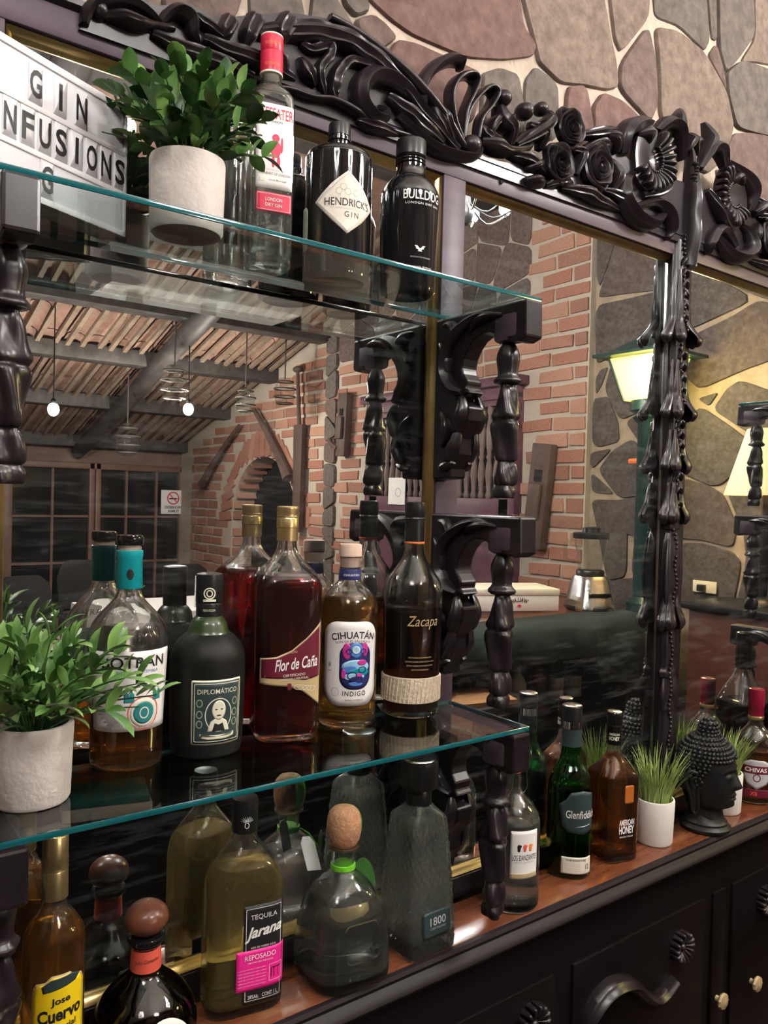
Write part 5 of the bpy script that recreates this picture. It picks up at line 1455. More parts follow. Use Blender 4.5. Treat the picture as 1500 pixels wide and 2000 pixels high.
B = Bottle('mezcal_bottle', 'clear swing top mezcal bottle with white label behind the lower carved pendant', .982, -.078, COUNTER, 1156, 1770,
           [(1770, 45), (1766, 50), (1756, 52), (1700, 52), (1640, 52), (1606, 51), (1588, 46), (1574, 37), (1562, 26), (1552, 17), (1540, 13), (1515, 12), (1506, 12)],
           'glass_clear', 'water_clear', 1604)
B.cap('stopper', 'paper_white', [(1511, 12), (1509, 14), (1492, 14.5), (1488, 12), (1487, 8)])
B.cap('gasket', 'coral_print', [(1514, 12.3), (1510, 12.5)])
q = MB(); z0 = B.zof(1500)
q.tube([(.013, -.005, z0), (.020, -.008, z0 - .012), (.022, -.009, z0 - .04), (.014, -.006, z0 - .052), (.011, -.004, z0 - .040)], .0009, 6)
q.tube([(-.013, .005, z0), (-.018, .007, z0 - .02), (-.012, .005, z0 - .05)], .0009, 6)
q.build('swing_wire', 'steel', B.root)
fn = B.arc(1655, 27)
lab = put_patch('label', fn, rrect(.050, .078, .001), .0, 0, 'paper_white', B.root)
put_text('lettering', fn, 'LOS DANZANTES', 0, -.004, 'black_ink', lab, w=.044, h=.009)
for i, (u, c_) in enumerate(((-.010, 'black_ink'), (0, 'coral_print'), (.010, 'orange_print'))):
    put_patch('dancer', fn, [(-.003, -.006), (.001, -.006), (.002, 0), (.004, .004), (-.002, .006), (-.004, .002)], u, .012, c_, lab, off=.0009)
put_text('lettering', fn, 'MEZCAL ARTESANAL', 0, -.012, 'paper_grey', lab, w=.034, h=.003)
put_patch('label_bar', fn, rrect(.048, .007, .0005), 0, -.034, 'gold_print', lab, off=.0009)
fn = B.arc(1665, 185)
lab = put_patch('back_label', fn, rrect(.052, .090, .001), .0, 0, 'paper_grey', B.root)
for i in range(9): put_text('lettering', fn, 'mezcal artesanal joven oaxaca mexico', 0, .036 - i * .008, 'black_ink', lab, w=.044, h=.0022, off=.0009)
fn = B.arc(1665, -70); put_patch('side_label', fn, rrect(.014, .13, .001), 0, 0, 'cream_print', B.root)

B = Bottle('whisky_bottle', 'dark green whisky bottle with silver topped cap and slate label', 1.155, -.054, COUNTER, 1062, 1703,
           [(1703, 36), (1699, 41), (1690, 43), (1640, 43), (1560, 43), (1535, 42), (1518, 38), (1502, 31), (1490, 24.5), (1478, 20.5), (1464, 18.5), (1446, 17.5), (1430, 17.5), (1392, 17)],
           'glass_green', 'whisky_green', 1530, p=2.6, pz=(.17, .22))
B.cap('capsule', 'slate_print', [(1457, 19.2), (1424, 19), (1423, 19.2)])
B.cap('foil_ring', 'silver_foil', [(1423, 19.4), (1409, 19.2)])
B.cap('cap', 'black_satin', [(1409, 19), (1383, 19), (1381, 18.6)])
B.cap('cap_top', 'silver_foil', [(1381.5, 18.8), (1379, 18.6), (1378, 17)])
fn = B.arc(1574, 17)
lab = put_patch('label', fn, [(-.030, .016), (-.018, .026), (-.010, .038), (.012, .042), (.034, .036), (.034, -.030), (.012, -.036), (-.014, -.032), (-.024, -.022)], 0, -.003, 'slate_print', B.root)
put_text('lettering', fn, 'Glenfiddich', .010, -.003, 'paper_white', lab, w=.056, h=.014, bold=.008, off=.0009)
put_patch('flourish', fn, [(-.014, -.001), (0, .0006), (.014, .003), (0, -.0006)], .012, -.024, 'paper_white', lab, off=.0010)
fn = B.arc(1675, 14)
lab = put_patch('label', fn, rrect(.056, .030, .001), .006, 0, 'paper_cream', B.root)
put_text('lettering', fn, '12', .024, -.002, 'black_ink', lab, w=.007, h=.009, bold=.01)
put_text('lettering', fn, 'OUR SIGNATURE', .004, .010, 'black_ink', lab, w=.034, h=.0035, bold=.01)
for i in range(4): put_text('lettering', fn, 'single malt scotch whisky twelve', -.006, .003 - i * .004, 'gold_print', lab, w=.034, h=.0018)

B = Bottle('whiskey_bottle', 'angular amber honey whiskey bottle with black screw cap', 1.273, -.060, COUNTER, 1014, 1672,
           [(1672, 33), (1668, 37), (1660, 38.5), (1600, 39), (1530, 39.5), (1512, 39), (1503, 36), (1488, 25), (1476, 17), (1466, 14), (1456, 13.2), (1430, 13), (1400, 13)],
           'glass_clear', 'rum_amber', 1470, p=5, pz=(.16, .185), rot=math.atan2(-.94, -1.273) + R(38))
c = B.cap('cap', 'black_gloss', [(1453, 14.2), (1418, 14.4), (1417, 15), (1414, 14.2), (1411, 15.2), (1408, 14.4), (1405, 15.2), (1402, 14.4), (1398, 15), (1392, 14.6), (1390, 13)])
B.cap('cap_top', 'silver_foil', [(1391, 13.8), (1389.5, 13.5), (1389, 11)])
fn = B.arc(1436, 0, .0144)
put_text('lettering', fn, 'AMERICAN', 0, .004, 'cream_print', c, w=.020, h=.0045, bold=.02, off=.0006)
put_text('lettering', fn, 'HONEY', 0, -.004, 'cream_print', c, w=.020, h=.008, bold=.03, off=.0006)
fn = B.flat(1598, 0)
put_text('lettering', fn, 'AMERICAN', .004, .005, 'paper_white', B.root, w=.034, h=.011, bold=.02, off=.0006)
put_text('lettering', fn, 'HONEY', .004, -.009, 'paper_white', B.root, w=.034, h=.015, bold=.03, off=.0006)
put_text('lettering', fn, 'KENTUCKY STRAIGHT', .004, -.022, 'paper_white', B.root, w=.030, h=.003, off=.0006)
fn = B.flat(1540, 0); put_patch('glow_patch', fn, rrect(.020, .034, .003), .008, .0, 'amber_glow', B.root)  # orange light through the whiskey, painted as a flat patch

def round_whisky(x, y, label):
    B = Bottle('whisky_bottle', label, x, y, COUNTER, 845, 1552,
               [(1552, 34), (1548, 38), (1540, 39.5), (1500, 40), (1460, 40), (1444, 38), (1430, 34), (1420, 27), (1411, 19), (1403, 15), (1394, 13.5), (1375, 13), (1345, 13)],
               'glass_clear', 'rum_amber', 1450)
    B.cap('cap', 'burgundy_cap', [(1388, 13.8), (1370, 14.4), (1368, 15.4), (1364, 14.6), (1361, 15.4), (1340, 15.2), (1335, 14.5), (1334, 12)])
    B.cap('neck_ring', 'gold_foil', [(1394, 14.2), (1392, 14.6), (1388, 14.4), (1387, 14)])
    fn = B.arc(1500, 0)
    lab = put_patch('label', fn, [(-.030, .034), (-.014, .042), (.014, .042), (.030, .034), (.030, .006), (.022, -.012), (0, -.024), (-.022, -.012), (-.030, .006)], .006, 0, 'paper_grey', B.root)
    put_patch('label_band', fn, rrect(.066, .018, .001), .006, .020, 'burgundy_print', lab, off=.0009)
    put_text('lettering', fn, 'CHIVAS', .004, .020, 'paper_white', lab, w=.046, h=.010, bold=.025, off=.0012)
    put_ring('crest_mark', fn, oval(.016, .018), .002, .006, .002, 'burgundy_print', lab, off=.0009)
    lab = put_patch('label', fn, rrect(.070, .018, .001), .006, -.034, 'burgundy_print', B.root)
    put_text('lettering', fn, 'XII', 0, -.034, 'coral_print', lab, w=.014, h=.009, bold=.02, off=.0009)
    return B
round_whisky(1.798, -.061, 'whisky bottle with burgundy cap and grey shield label beside the grass pot')
B = Bottle('whisky_bottle', 'dark whisky bottle with ringed black cap, seen only in the mirror', 1.985, -.075, COUNTER, 800, 1552,
           [(1552, 36), (1548, 40), (1540, 42), (1480, 43), (1420, 43), (1405, 40), (1380, 30), (1360, 20), (1346, 15), (1340, 14), (1300, 13.5), (1280, 13)],
           'glass_clear', 'rum_dark', 1412, p=4, pz=(.18, .23))
B.cap('cap', 'black_gloss', [(1345, 16), (1335, 15), (1325, 16.5), (1318, 15), (1308, 16.5), (1300, 15), (1290, 16), (1272, 16), (1270, 13)])

# ================================================================== SIGN, PLANTS, HEAD
# ---------------- letter board
ca, sa = math.cos(R(26)), math.sin(R(26))
WB, HB, DB = .225, .150, .036
sign = empty('letter_sign', (.312, -.067, SH_U), 'white letter board sign reading gin infusions on the upper shelf', 'sign', rz=R(26))
# local: x from -WB..0 along the face, y 0 = face, +y to the mirror
q = MB(); q.box(-WB, 0, .003, DB, 0, HB, .004); q.build('case', 'white_plastic', sign)
q = MB(); q.box(-WB + .006, -.005, 0, .006, .006, HB - .006, .001); q.build('panel', 'light_panel', sign)
for z0, z1 in ((0, .007), (.046, .052), (.092, .098), (HB - .008, HB)):
    q = MB(); q.box(-WB, 0, -.002, .004, z0, z1, .001); q.build('letter_rail', 'white_plastic', sign)
for x0, x1 in ((-WB, -WB + .006), (-.004, 0)):
    q = MB(); q.box(x0, x1, -.002, .004, 0, HB, .001); q.build('side_frame', 'white_plastic', sign)
fn = flatmap((0, 0, 0), (1, 0, 0), (0, 0, 1), (0, -1, 0))
def letters(chars, z, h):
    for ch, x in chars:
        til = put_patch('letter_tile', fn, rrect(.017, .040, .001), x, z, 'light_panel', sign, off=.0010, rings=1, dens=.1)
        put_text('letter', fn, ch, x, z, 'black_ink', til, h=h, w=h * (.52 if ch != 'I' else .16), bold=.02, off=.0016)
letters([('G', -.126), ('I', -.095), ('N', -.067)], .119, .028)
letters([(c_, -.176 + i * .0207) for i, c_ in enumerate('INFUSIONS')], .072, .028)
letters([('G', -.110)], .027, .028)

# ---------------- leafy plants
def leaf_me(name, L, W_, material, fold=.25, curl=.2):
    n = 6
    V = []; F = []
    for i in range(n + 1):
        t = i / n
        w = W_ * (math.sin(math.pi * min(1, t * .93 + .05)) ** .7) * (1 - .15 * t)
        if i == n: w = .0002
        z = curl * L * math.sin(t * 1.9) * .5
        V += [(t * L, -w, z + fold * w), (t * L, 0, z), (t * L, w, z + fold * w)]
    for i in range(n):
        for j in (0, 1):
            a = i * 3 + j; F.append((a, a + 1, a + 4, a + 3))
    return newmesh(name, V, F, material)
def orient(d, roll=0.0):
    d = Vector(d).normalized()
    up_ = Vector((0, 0, 1))
    y = up_.cross(d)
    y = y.normalized() if y.length > 1e-3 else Vector((0, 1, 0))
    z = d.cross(y)
    m3 = Matrix((d, y, z)).transposed()
    return m3 @ Matrix.Rotation(roll, 3, 'X')
def place(me, name, parent, loc, d, roll=0.0, s=1.0):
    o = link(name, me, parent)
    m4 = orient(d, roll).to_4x4(); m4.translation = Vector(loc)
    o.matrix_local = m4 @ Matrix.Scale(s, 4)
    return o
def pot(parent, r0, r1, h, material, wall=.005):
    q = MB()
    q.lathe([(r0 * .8, 0), (r0 * .94, .001), (r0, .005), (r0 * .45 + r1 * .55, h * .6), (r1, h - .003), (r1 - .001, h), (r1 - wall, h), (r1 - wall - .0005, h - .012), (.002, h - .012)], 48)
    q.build('pot', material, parent)
    q = MB(); q.lathe([(r1 - wall - .001, h - .016), (r1 - wall - .001, h - .010), (.002, h - .008)], 24); q.build('soil', 'soil', parent)
def bush(root, h0, R_, H_, nst, npair, leaves, rnd, low=.05, stem='leaf_dark', drop=0.0, sc=(.8, 1.15), cap=300):
    stems = MB(); cnt = 0
    for s_ in range(nst):
        az = 2 * math.pi * (s_ * .618) + rnd.uniform(-.2, .2)
        el = math.acos(1 - (1 - low) * ((s_ + .5) / nst) ** 1.0)          # 0 = straight up
        el = min(el, R(98))
        d = Vector((math.sin(el) * math.cos(az), math.sin(el) * math.sin(az), math.cos(el)))
        tip = Vector((d.x * R_, d.y * R_, h0 + .012 + d.z * H_)) * 1.0
        tip.y = min(tip.y, .072)                    # keep clear of the mirror
        b = Vector((d.x * .012, d.y * .012, h0 - .012))
        ctrl = Vector((d.x * R_ * .35, d.y * R_ * .35, h0 + (.02 + d.z * H_) * .62))
        pts = [b * (1 - t) ** 2 + ctrl * 2 * t * (1 - t) + tip * t * t for t in [i / 7 for i in range(8)]]
        stems.tube(pts, [.0016 - .00012 * i for i in range(8)], 5)
        for k in range(npair):
            t = .28 + .72 * k / (npair - 1)
            p = b * (1 - t) ** 2 + ctrl * 2 * t * (1 - t) + tip * t * t
            tg = ((ctrl - b) * (1 - t) + (tip - ctrl) * t).normalized()
            side = tg.orthogonal().normalized()
            side.rotate(Matrix.Rotation(rnd.uniform(0, 6.28), 3, tg))
            for sgn in ((1, -1) if k < npair - 1 else (1, -1, 0)):
                if cnt >= cap: continue
                dd = tg * (.75 if sgn else 1.0) + side * sgn * .75 + Vector((0, 0, -drop))
                place(leaves[rnd.randrange(len(leaves))], 'leaf', root, p, dd, rnd.uniform(-.6, .6), rnd.uniform(*sc) * (.8 if sgn == 0 else 1)); cnt += 1
    stems.build('stems', stem, root)

p1 = empty('potted_plant', (.365, -.121, SH_U), 'round leaved artificial plant in a concrete pot on the upper shelf', 'plant')
pot(p1, .0415, .0430, .086, 'concrete')
L1 = [leaf_me('leaf', .028, .0092, m_, .3, .25) for m_ in ('leaf_green', 'leaf_dark', 'leaf_green', 'leaf_light', 'leaf_dark')]
bush(p1, .086, .094, .086, 26, 6, L1, random.Random(4), low=.0, cap=296)
p2 = empty('potted_plant', (.209, -.116, SH_L), 'pointed leaved bushy plant in a pale concrete pot on the lower shelf', 'plant')
pot(p2, .0385, .0410, .083, 'concrete')
L2 = [leaf_me('leaf', .034, .0060, m_, .35, .5) for m_ in ('blade_green', 'leaf_light', 'leaf_green', 'blade_green', 'leaf_light')]
bush(p2, .083, .108, .082, 30, 5, L2, random.Random(11), low=.0, drop=.1, sc=(.75, 1.2), cap=290)
o = None
stm = MB()
base = Vector((.03, .0, .083)); end = Vector((.118, -.040, .105))
stm.tube([base, (base + end) / 2 + Vector((0, 0, .006)), end], [.0014, .0011, .0008], 5); stm.build('spray_stem', 'leaf_dark', p2)
for k in range(7):
    t = .35 + .65 * k / 6
    pos = base * (1 - t) + end * t + Vector((0, 0, .024 * t * (1 - t)))
    place(L2[k % 5], 'leaf', p2, pos, (end - base).normalized() + Vector((.2, -.5 if k % 2 else .5, .35 if k % 2 else -.1)) * (.9 if k < 6 else .1), .2, .85)

def grass_pot(x, y, r, h, gh, label, seed, gr='potted grasses on the counter'):
    g = empty('potted_grass', (x, y, COUNTER), label, 'plant', gr)
    pot(g, r * .93, r, h, 'white_ceramic', .004)
    rnd = random.Random(seed)
    mbg = MB()
    for i in range(170):
        a = rnd.uniform(0, 6.283); rr = r * .78 * math.sqrt(rnd.random())
        b = Vector((rr * math.cos(a), rr * math.sin(a), h - .012))
        ln = gh * rnd.uniform(.62, 1.08)
        out = rnd.uniform(.12, .55) * (rr / r + .35); a2 = a + rnd.uniform(-.7, .7)
        dx, dy = math.cos(a2), math.sin(a2)
        w = rnd.uniform(.0011, .0019)
        sx, sy = -dy * w, dx * w
        V = []
        n = 5
        for k in range(n + 1):
            t = k / n
            c_ = b + Vector((dx * out * ln * t ** 1.8, dy * out * ln * t ** 1.8, ln * (t - .18 * out * t ** 2.5)))
            ww = (1 - t ** 2) * 1.0 + .04
            V += [(c_.x - sx * ww, c_.y - sy * ww, c_.z), (c_.x + dx * .0006, c_.y + dy * .0006, c_.z), (c_.x + sx * ww, c_.y + sy * ww, c_.z)]
        F = []
        for k in range(n):
            for j in (0, 1):
                q_ = k * 3 + j; F.append((q_, q_ + 1, q_ + 4, q_ + 3))
        mbg.add(V, F)
    o = mbg.build('grass_blades', 'grass_green', g, fixn=False); o['kind'] = 'stuff'
    return g
grass_pot(1.400, -.068, .0385, .088, .112, 'artificial grass in a white pot between the honey whiskey and the black head', 3)
grass_pot(1.672, -.060, .0385, .088, .105, 'artificial grass in a white pot behind the black head', 8)

# ---------------- black head with curled hair
hd = empty('ornamental_head', (1.552, -.090, COUNTER), 'matt black ornamental head with beaded hair, facing out from the mirror', 'figurine', rz=R(-74))
LV = [(.026, .034, .038, .036), (.045, .031, .037, .033), (.051, .038, .040, .035), (.056, .047, .042, .038), (.062, .051, .044, .042), (.070, .052, .046, .046), (.080, .052, .049, .050),
      (.095, .053, .052, .053), (.110, .053, .055, .055), (.125, .052, .057, .057), (.140, .053, .058, .057), (.155, .051, .057, .056), (.170, .045, .053, .052), (.181, .036, .046, .045),
      (.190, .026, .036, .035), (.197, .0195, .026, .025), (.203, .0165, .0195, .019), (.212, .0170, .0185, .018), (.222, .0145, .0155, .015), (.229, .008, .009, .008), (.2315, .001, .001, .001)]
CL = crom(LV, 5)
def g2(a, s_): return math.exp(-(a / s_) ** 2)
def head_pt(phi, z, f, b, w, face=True):
    c_, s_ = math.cos(phi), math.sin(phi)
    e = 2 / 2.25
    x = math.copysign(abs(c_) ** e, c_) * (f if c_ > 0 else b)
    y = math.copysign(abs(s_) ** e, s_) * w
    if face and c_ > 0:
        d = 0
        if .090 < z < .142:
            t = (.142 - z) / .042
            amp = .0025 + .0145 * max(0, min(1, t)) ** 1.4
            if z < .100: amp *= max(0, (z - .090) / .010) ** .6
            d += amp * g2(y, .0055 + .0035 * max(0, min(1, t)))
        d += .0065 * g2(z - .0815, .0030) * g2(y, .013) + .0060 * g2(z - .0735, .0032) * g2(y, .011) - .003 * g2(z - .0775, .0012) * g2(y, .014)
        d += .0040 * g2(z - .060, .006) * g2(y, .013)
        d -= .0060 * g2(z - .128, .006) * g2(abs(y) - .021, .010)
        d += .0045 * g2(z - .1215, .0045) * g2(abs(y) - .022, .010)
        d -= .0018 * g2(z - .1185, .0012) * g2(abs(y) - .022, .011)
        d += .0035 * g2(z - .1365 + (abs(y) - .02) ** 2 * 12, .003) * g2(abs(y) - .020, .016)
        x += d
    return (x, y, z)
n = 96
V = []; F = []
for z, f, b, w in CL:
    V += [head_pt(2 * math.pi * k / n, z, f, b, w) for k in range(n)]
for i in range(len(CL) - 1):
    for k in range(n):
        F.append((i * n + k, i * n + (k + 1) % n, (i + 1) * n + (k + 1) % n, (i + 1) * n + k))
F.append(tuple(range(n - 1, -1, -1)))
obj('head', V, F, 'head_black', hd)
q = MB(); q.lathe([(.044, 0), (.050, .003), (.051, .009), (.047, .013), (.044, .015), (.044, .019), (.041, .022), (.038, .027), (.035, .034)], 40)
for i, v in enumerate(q.v): q.v[i] = (v[0] * 1.0 - .002, v[1], v[2])
q.build('base', 'head_black', hd)
q = MB()
z = .088
row = 0
while z < .229:
    i = min(range(len(CL)), key=lambda k: abs(CL[k][0] - z)); _, f, b, w = CL[i]
    circ = 2 * math.pi * (max(f, w) + b) / 2
    m_ = max(5, int(circ / .0088))
    for k in range(m_):
        phi = 2 * math.pi * (k + .5 * (row % 2)) / m_
        c_ = math.cos(phi)
        hl = .152 if c_ > .45 else (.152 - (.45 - c_) * .11 if c_ > -.15 else .088)
        if c_ > .45: hl = .150 + .006 * (1 - abs(math.sin(phi)) / .9)
        if z < hl: continue
        p_ = head_pt(phi, z, f, b, w, False)
        q.ball((p_[0] * 1.012, p_[1] * 1.012, p_[2]), .0047, n=8, m_=5)
    z += .0074; row += 1
hair = q.build('hair_curls', 'head_black', hd, fixn=False); hair['kind'] = 'stuff'
for s_ in (-1, 1):
    q = MB()
    ear = [(-.004, .058, .128), (-.016, .062, .131), (-.024, .064, .122), (-.024, .063, .105), (-.019, .060, .088), (-.015, .057, .070), (-.014, .054, .052), (-.009, .052, .044), (-.003, .051, .050), (-.003, .053, .070), (-.003, .055, .088), (.0, .056, .100)]
    E_ = crom(ear, 4)
    q.tube([(x, s_ * y, z) for x, y, z in E_], [.0046 - .0012 * math.sin(math.pi * i / (len(E_) - 1)) for i in range(len(E_))], 10)
    q.tube([(x, s_ * y, z) for x, y, z in crom([(-.006, .057, .120), (-.014, .060, .116), (-.014, .059, .104), (-.008, .057, .096)], 4)], .0030, 8)
    q.ball((-.012, s_ * .053, .088), .011, .005, .042, 14, 10)
    q.build('ear', 'head_black', hd)

# ================================================================== THE ROOM IN THE MIRROR
def chandelier(x, y, z, label, bm_='bulb_warm'):
    c = empty('chandelier', (x, y, z), label, 'chandelier', 'bar chandeliers')
    q = MB(); q.lathe([(.004, -.10), (.018, -.09), (.030, -.05), (.016, -.01), (.012, .04), (.022, .07), (.008, .10), (.005, .14)], 16); q.build('column', 'black_satin', c)
    top_ = roof_z(-y) - z + .03
    q = MB(); q.tube([(0, 0, .12), (0, 0, top_)], .004, 6); q.build('chain', 'black_satin', c)
    for ring, (n_, rr, zz) in enumerate(((9, .20, 0.0), (5, .10, .085))):
        for k in range(n_):
            a = 2 * math.pi * k / n_ + ring * .4
            d = Vector((math.cos(a), math.sin(a), 0))
            arm = MB(); arm.tube(crom([(d.x * .015, d.y * .015, zz - .02), (d.x * rr * .5, d.y * rr * .5, zz - .07), (d.x * rr, d.y * rr, zz - .02)], 4), .004, 6)
            ao = arm.build('arm', 'black_satin', c)
            b = MB(); b.ball((d.x * rr, d.y * rr, zz + .012), .024, .024, .030, 8, 5); b.build('bulb', bm_, ao)
            h = MB(); h.lathe([(.006, zz - .026), (.011, zz - .012), (.012, zz - .008)], 8, d.x * rr, d.y * rr); h.build('socket', 'black_satin', ao)
    return c
chandelier(2.0, -1.2, 2.76, 'many bulbed chandelier hanging beyond the shelf end, seen in the mirror', 'bulb_bright')
chandelier(-.40, -1.25, 2.80, 'many bulbed chandelier hanging above the sign end of the bar', 'bulb_soft')
chandelier(.80, -1.95, 2.92, 'many bulbed chandelier added over the front bar to light the labels')  # extra lamp hidden from view, added for frontal light on the bottles

def hanging_bulb(x, t, z, label):
    c = empty('pendant_lamp', (x, -t, z), label, 'lamp', 'pendant bulbs over the tables')
    q = MB(); q.tube([(0, 0, .06), (0, 0, roof_z(t) - z)], .005, 6); q.build('cable', 'black_satin', c)
    q = MB(); q.lathe([(.02, .035), (.022, .06), (.01, .08)], 12); q.build('socket', 'black_satin', c)
    q = MB(); q.ball((0, 0, 0), .04, .04, .048, 12, 8); q.build('bulb', 'bulb_pend', c)
hanging_bulb(1.52, 5.0, 2.22, 'bare glowing bulb near the mirror edge over the tables')
hanging_bulb(2.54, 5.0, 2.31, 'bare glowing bulb in the middle of the reflected ceiling')

def jar_lantern(x, t, z, s, label):
    c = empty('jar_lantern', (x, -t, z), label, 'lantern', 'wire bound jar lanterns')
    q = MB(); q.lathe([(.05 * s, -.14 * s), (.085 * s, -.10 * s), (.09 * s, .02 * s), (.06 * s, .09 * s), (.05 * s, .11 * s)], 16); q.build('jar', 'jar_glass', c)
    for k in range(4):
        w = MB(); rr = (.075, .095, .098, .075)[k] * s; zz = (-.12, -.06, .01, .075)[k] * s
        w.tube([(rr * math.cos(2 * math.pi * i / 16), rr * math.sin(2 * math.pi * i / 16), zz) for i in range(17)], .007 * s, 6); w.build('wire_ring', 'beam_wood', c)
    w = MB(); w.tube([(0, 0, .10 * s), (0, 0, roof_z(t) - z + .03)], .006, 6); w.build('cord', 'beam_wood', c)
jar_lantern(2.42, 5.0, 2.52, 1.1, 'jar lantern hanging beside the middle bulb')
jar_lantern(2.40, 6.0, 2.12, 1.1, 'jar lantern hanging lowest, in front of the window wall')
jar_lantern(3.04, 5.0, 2.44, .85, 'clear jar lantern hanging left of the arch end beam')
jar_lantern(3.41, 5.0, 2.55, .95, 'jar lantern hanging close to the brick wall')

# shuttered window on the brick wall
sw = empty('window_2', (X_BRICK, 0, 0), 'purple wooden shutters with turned balusters in the brick wall', kind='structure')
q = MB()
q.box(-.05, .02, -SH1, -SH0, SHZ1 - .14, SHZ1 - .06, .004); q.box(-.09, .02, -SH1 - .04, -SH0 + .04, SHZ1 - .06, SHZ1, .008)
q.box(-.05, .02, -SH0 - .06, -SH0, SHZ0, SHZ1 - .1, .004); q.box(-.05, .02, -SH1, -SH1 + .06, SHZ0, SHZ1 - .1, .004)
q.build('window_frame', 'shutter_wood', sw)
tm = (SH0 + SH1) / 2
bal = MB(); bal.lathe([(.016, 0), (.022, .02), (.014, .05), (.026, .16), (.020, .22), (.014, .25), (.022, .27), (.014, .29), (.024, .36), (.026, .44), (.014, .54), (.022, .57), (.016, .60)], 10)
bal_me = bal.build('baluster', 'baluster_wood', sw); bme = bal_me.data; bpy.data.objects.remove(bal_me)
for t0, t1 in ((SH0 + .06, tm - .005), (tm + .005, SH1 - .06)):
    q = MB()
    for a in (t0, t1 - .09): q.box(-.04, 0, -a - .09, -a, SHZ0, SHZ1 - .14, .004)
    for z0, z1 in ((SHZ0, SHZ0 + .1), (1.50, 1.66), (2.26, SHZ1 - .14)): q.box(-.04, 0, -t1, -t0, z0, z1, .004)
    lf = q.build('shutter', 'shutter_wood', sw)
    q = MB(); q.box(-.012, 0, -t1, -t0, SHZ0, 1.6); q.build('shutter_panel', 'shutter_wood', lf, False)
    q = MB(); q.box(-.004, .004, -t1, -t0, 1.6, 2.3); q.build('shutter_back', 'void_black', lf, False)
    nbal = 8
    for k in range(nbal):
        tt = t0 + .09 + (t1 - t0 - .18) * (k + .5) / nbal
        link('baluster', bme, lf, (-.024, -tt, 1.66))
q = MB(); q.box(X_BRICK - .056, X_BRICK - .051, -3.80, -3.60, 1.60, 1.80)
cd = q.build('card', 'paper_white', smooth=False); tag(cd, 'white card with a ring mark on the shutter, seen in the mirror', 'card')
fn = flatmap((X_BRICK - .056, -3.68, 1.69), (0, -1, 0), (0, 0, 1), (-1, 0, 0)); put_ring('ring_mark', fn, oval(.07, .07), .008, 0, 0, 'paper_grey', cd, off=.001)

# wooden pieces hung on the brick wall
def wall_hook(t, z0, z1, w, label, tilt):
    h = empty('wooden_hook', (X_BRICK - .04, -t, (z0 + z1) / 2), label, 'wall ornament', 'old wooden tools hung on the bricks')
    h.rotation_euler = (tilt, 0, 0)
    H = (z1 - z0) / 2
    q = MB(); q.box(-.03, .03, -w / 2, w / 2, -H, H, .006); q.build('board', 'old_wood', h)
    q = MB(); q.box(-.06, -.028, -w * .36, w * .30, -H * .45, H * .25, .012); q.build('block', 'old_wood', h)
    q = MB(); q.box(-.036, -.029, -w * .2, w * .2, H * .28, H * .5, .002); q.build('slot', 'void_black', h)
    q = MB(); q.tube(crom([(-.02, -w * .4, -H * .75), (-.04, -w * .9, -H * .6), (-.05, -w * 1.0, -H * .42)], 4), [.028 * w / .16] * 9, 8); q.build('hook', 'old_wood', h)
wall_hook(2.30, 1.36, 2.00, .15, 'old wooden hook board to the lamp side of the shutters', R(-6))
wall_hook(4.45, 1.98, 2.50, .13, 'old wooden hook board at the arch side of the shutters', R(-3))
def stick(label, a, b, r0, r1, name='wooden_musket', extra=None):
    s_ = empty(name, (X_BRICK - .075, -a[0], a[1]), label, 'wall ornament', 'old wooden pieces round the arch')
    d = Vector((0, -(b[0] - a[0]), b[1] - a[1]))
    q = MB(); q.tube([d * (i / 8) + Vector((0, 0, .03 * math.sin(math.pi * i / 8))) for i in range(9)], [r0 + (r1 - r0) * (i / 8) ** .6 for i in range(9)], 8); q.build('shaft', 'old_wood', s_)
    q = MB(); q.ball(d * .12, .03, .06, .045, 10, 8); q.build('grip', 'old_wood', s_)
stick('long wooden staff leaning over the window side of the arch', (7.15, 1.74), (6.28, 2.34), .05, .018)
stick('long wooden staff leaning over the shutter side of the arch', (5.28, 1.80), (5.98, 2.48), .055, .02)
pd = empty('wooden_paddle', (X_BRICK - .05, -5.14, 1.32), 'tall flat wooden paddle hung upside down beside the arch', 'wall ornament')
q = MB(); q.extrude([(-.06, 0), (.06, 0), (.075, .96), (-.075, .96)], 'x', -.02, .02); q.build('blade', 'old_wood', pd)
q = MB(); q.tube([(0, -.01, .95), (0, -.06, 1.44)], [.02, .016], 8); q.ball((0, -.06, 1.46), .04, .06, .03, 10, 8); q.build('handle', 'old_wood', pd)

# no smoking sign on the window
ns = empty('no_smoking_sign', (3.62, -T_FAR + .056, 1.535), 'square white no smoking sign on the window, seen in the mirror', 'sign')
q = MB(); q.box(-.145, .145, -.004, .004, -.14, .14, .003); q.build('plate', 'paper_white', ns)
fn = flatmap((0, .004, 0), (-1, 0, 0), (0, 0, 1), (0, 1, 0))
put_ring('prohibition_ring', fn, oval(.15, .15), .014, 0, .045, 'red_print', ns, off=.002)
put_patch('cigarette', fn, rrect(.10, .016, .003), 0, .040, 'black_ink', ns, off=.002)
put_patch('prohibition_bar', fn, [(-.052, -.046), (-.044, -.054), (.052, .046), (.044, .054)], 0, .045, 'red_print', ns, off=.003)
put_text('lettering', fn, 'PROHIBIDO', 0, -.062, 'black_ink', ns, w=.20, h=.032, bold=.02, off=.002)
put_text('lettering', fn, 'FUMAR', 0, -.106, 'black_ink', ns, w=.13, h=.032, bold=.02, off=.002)

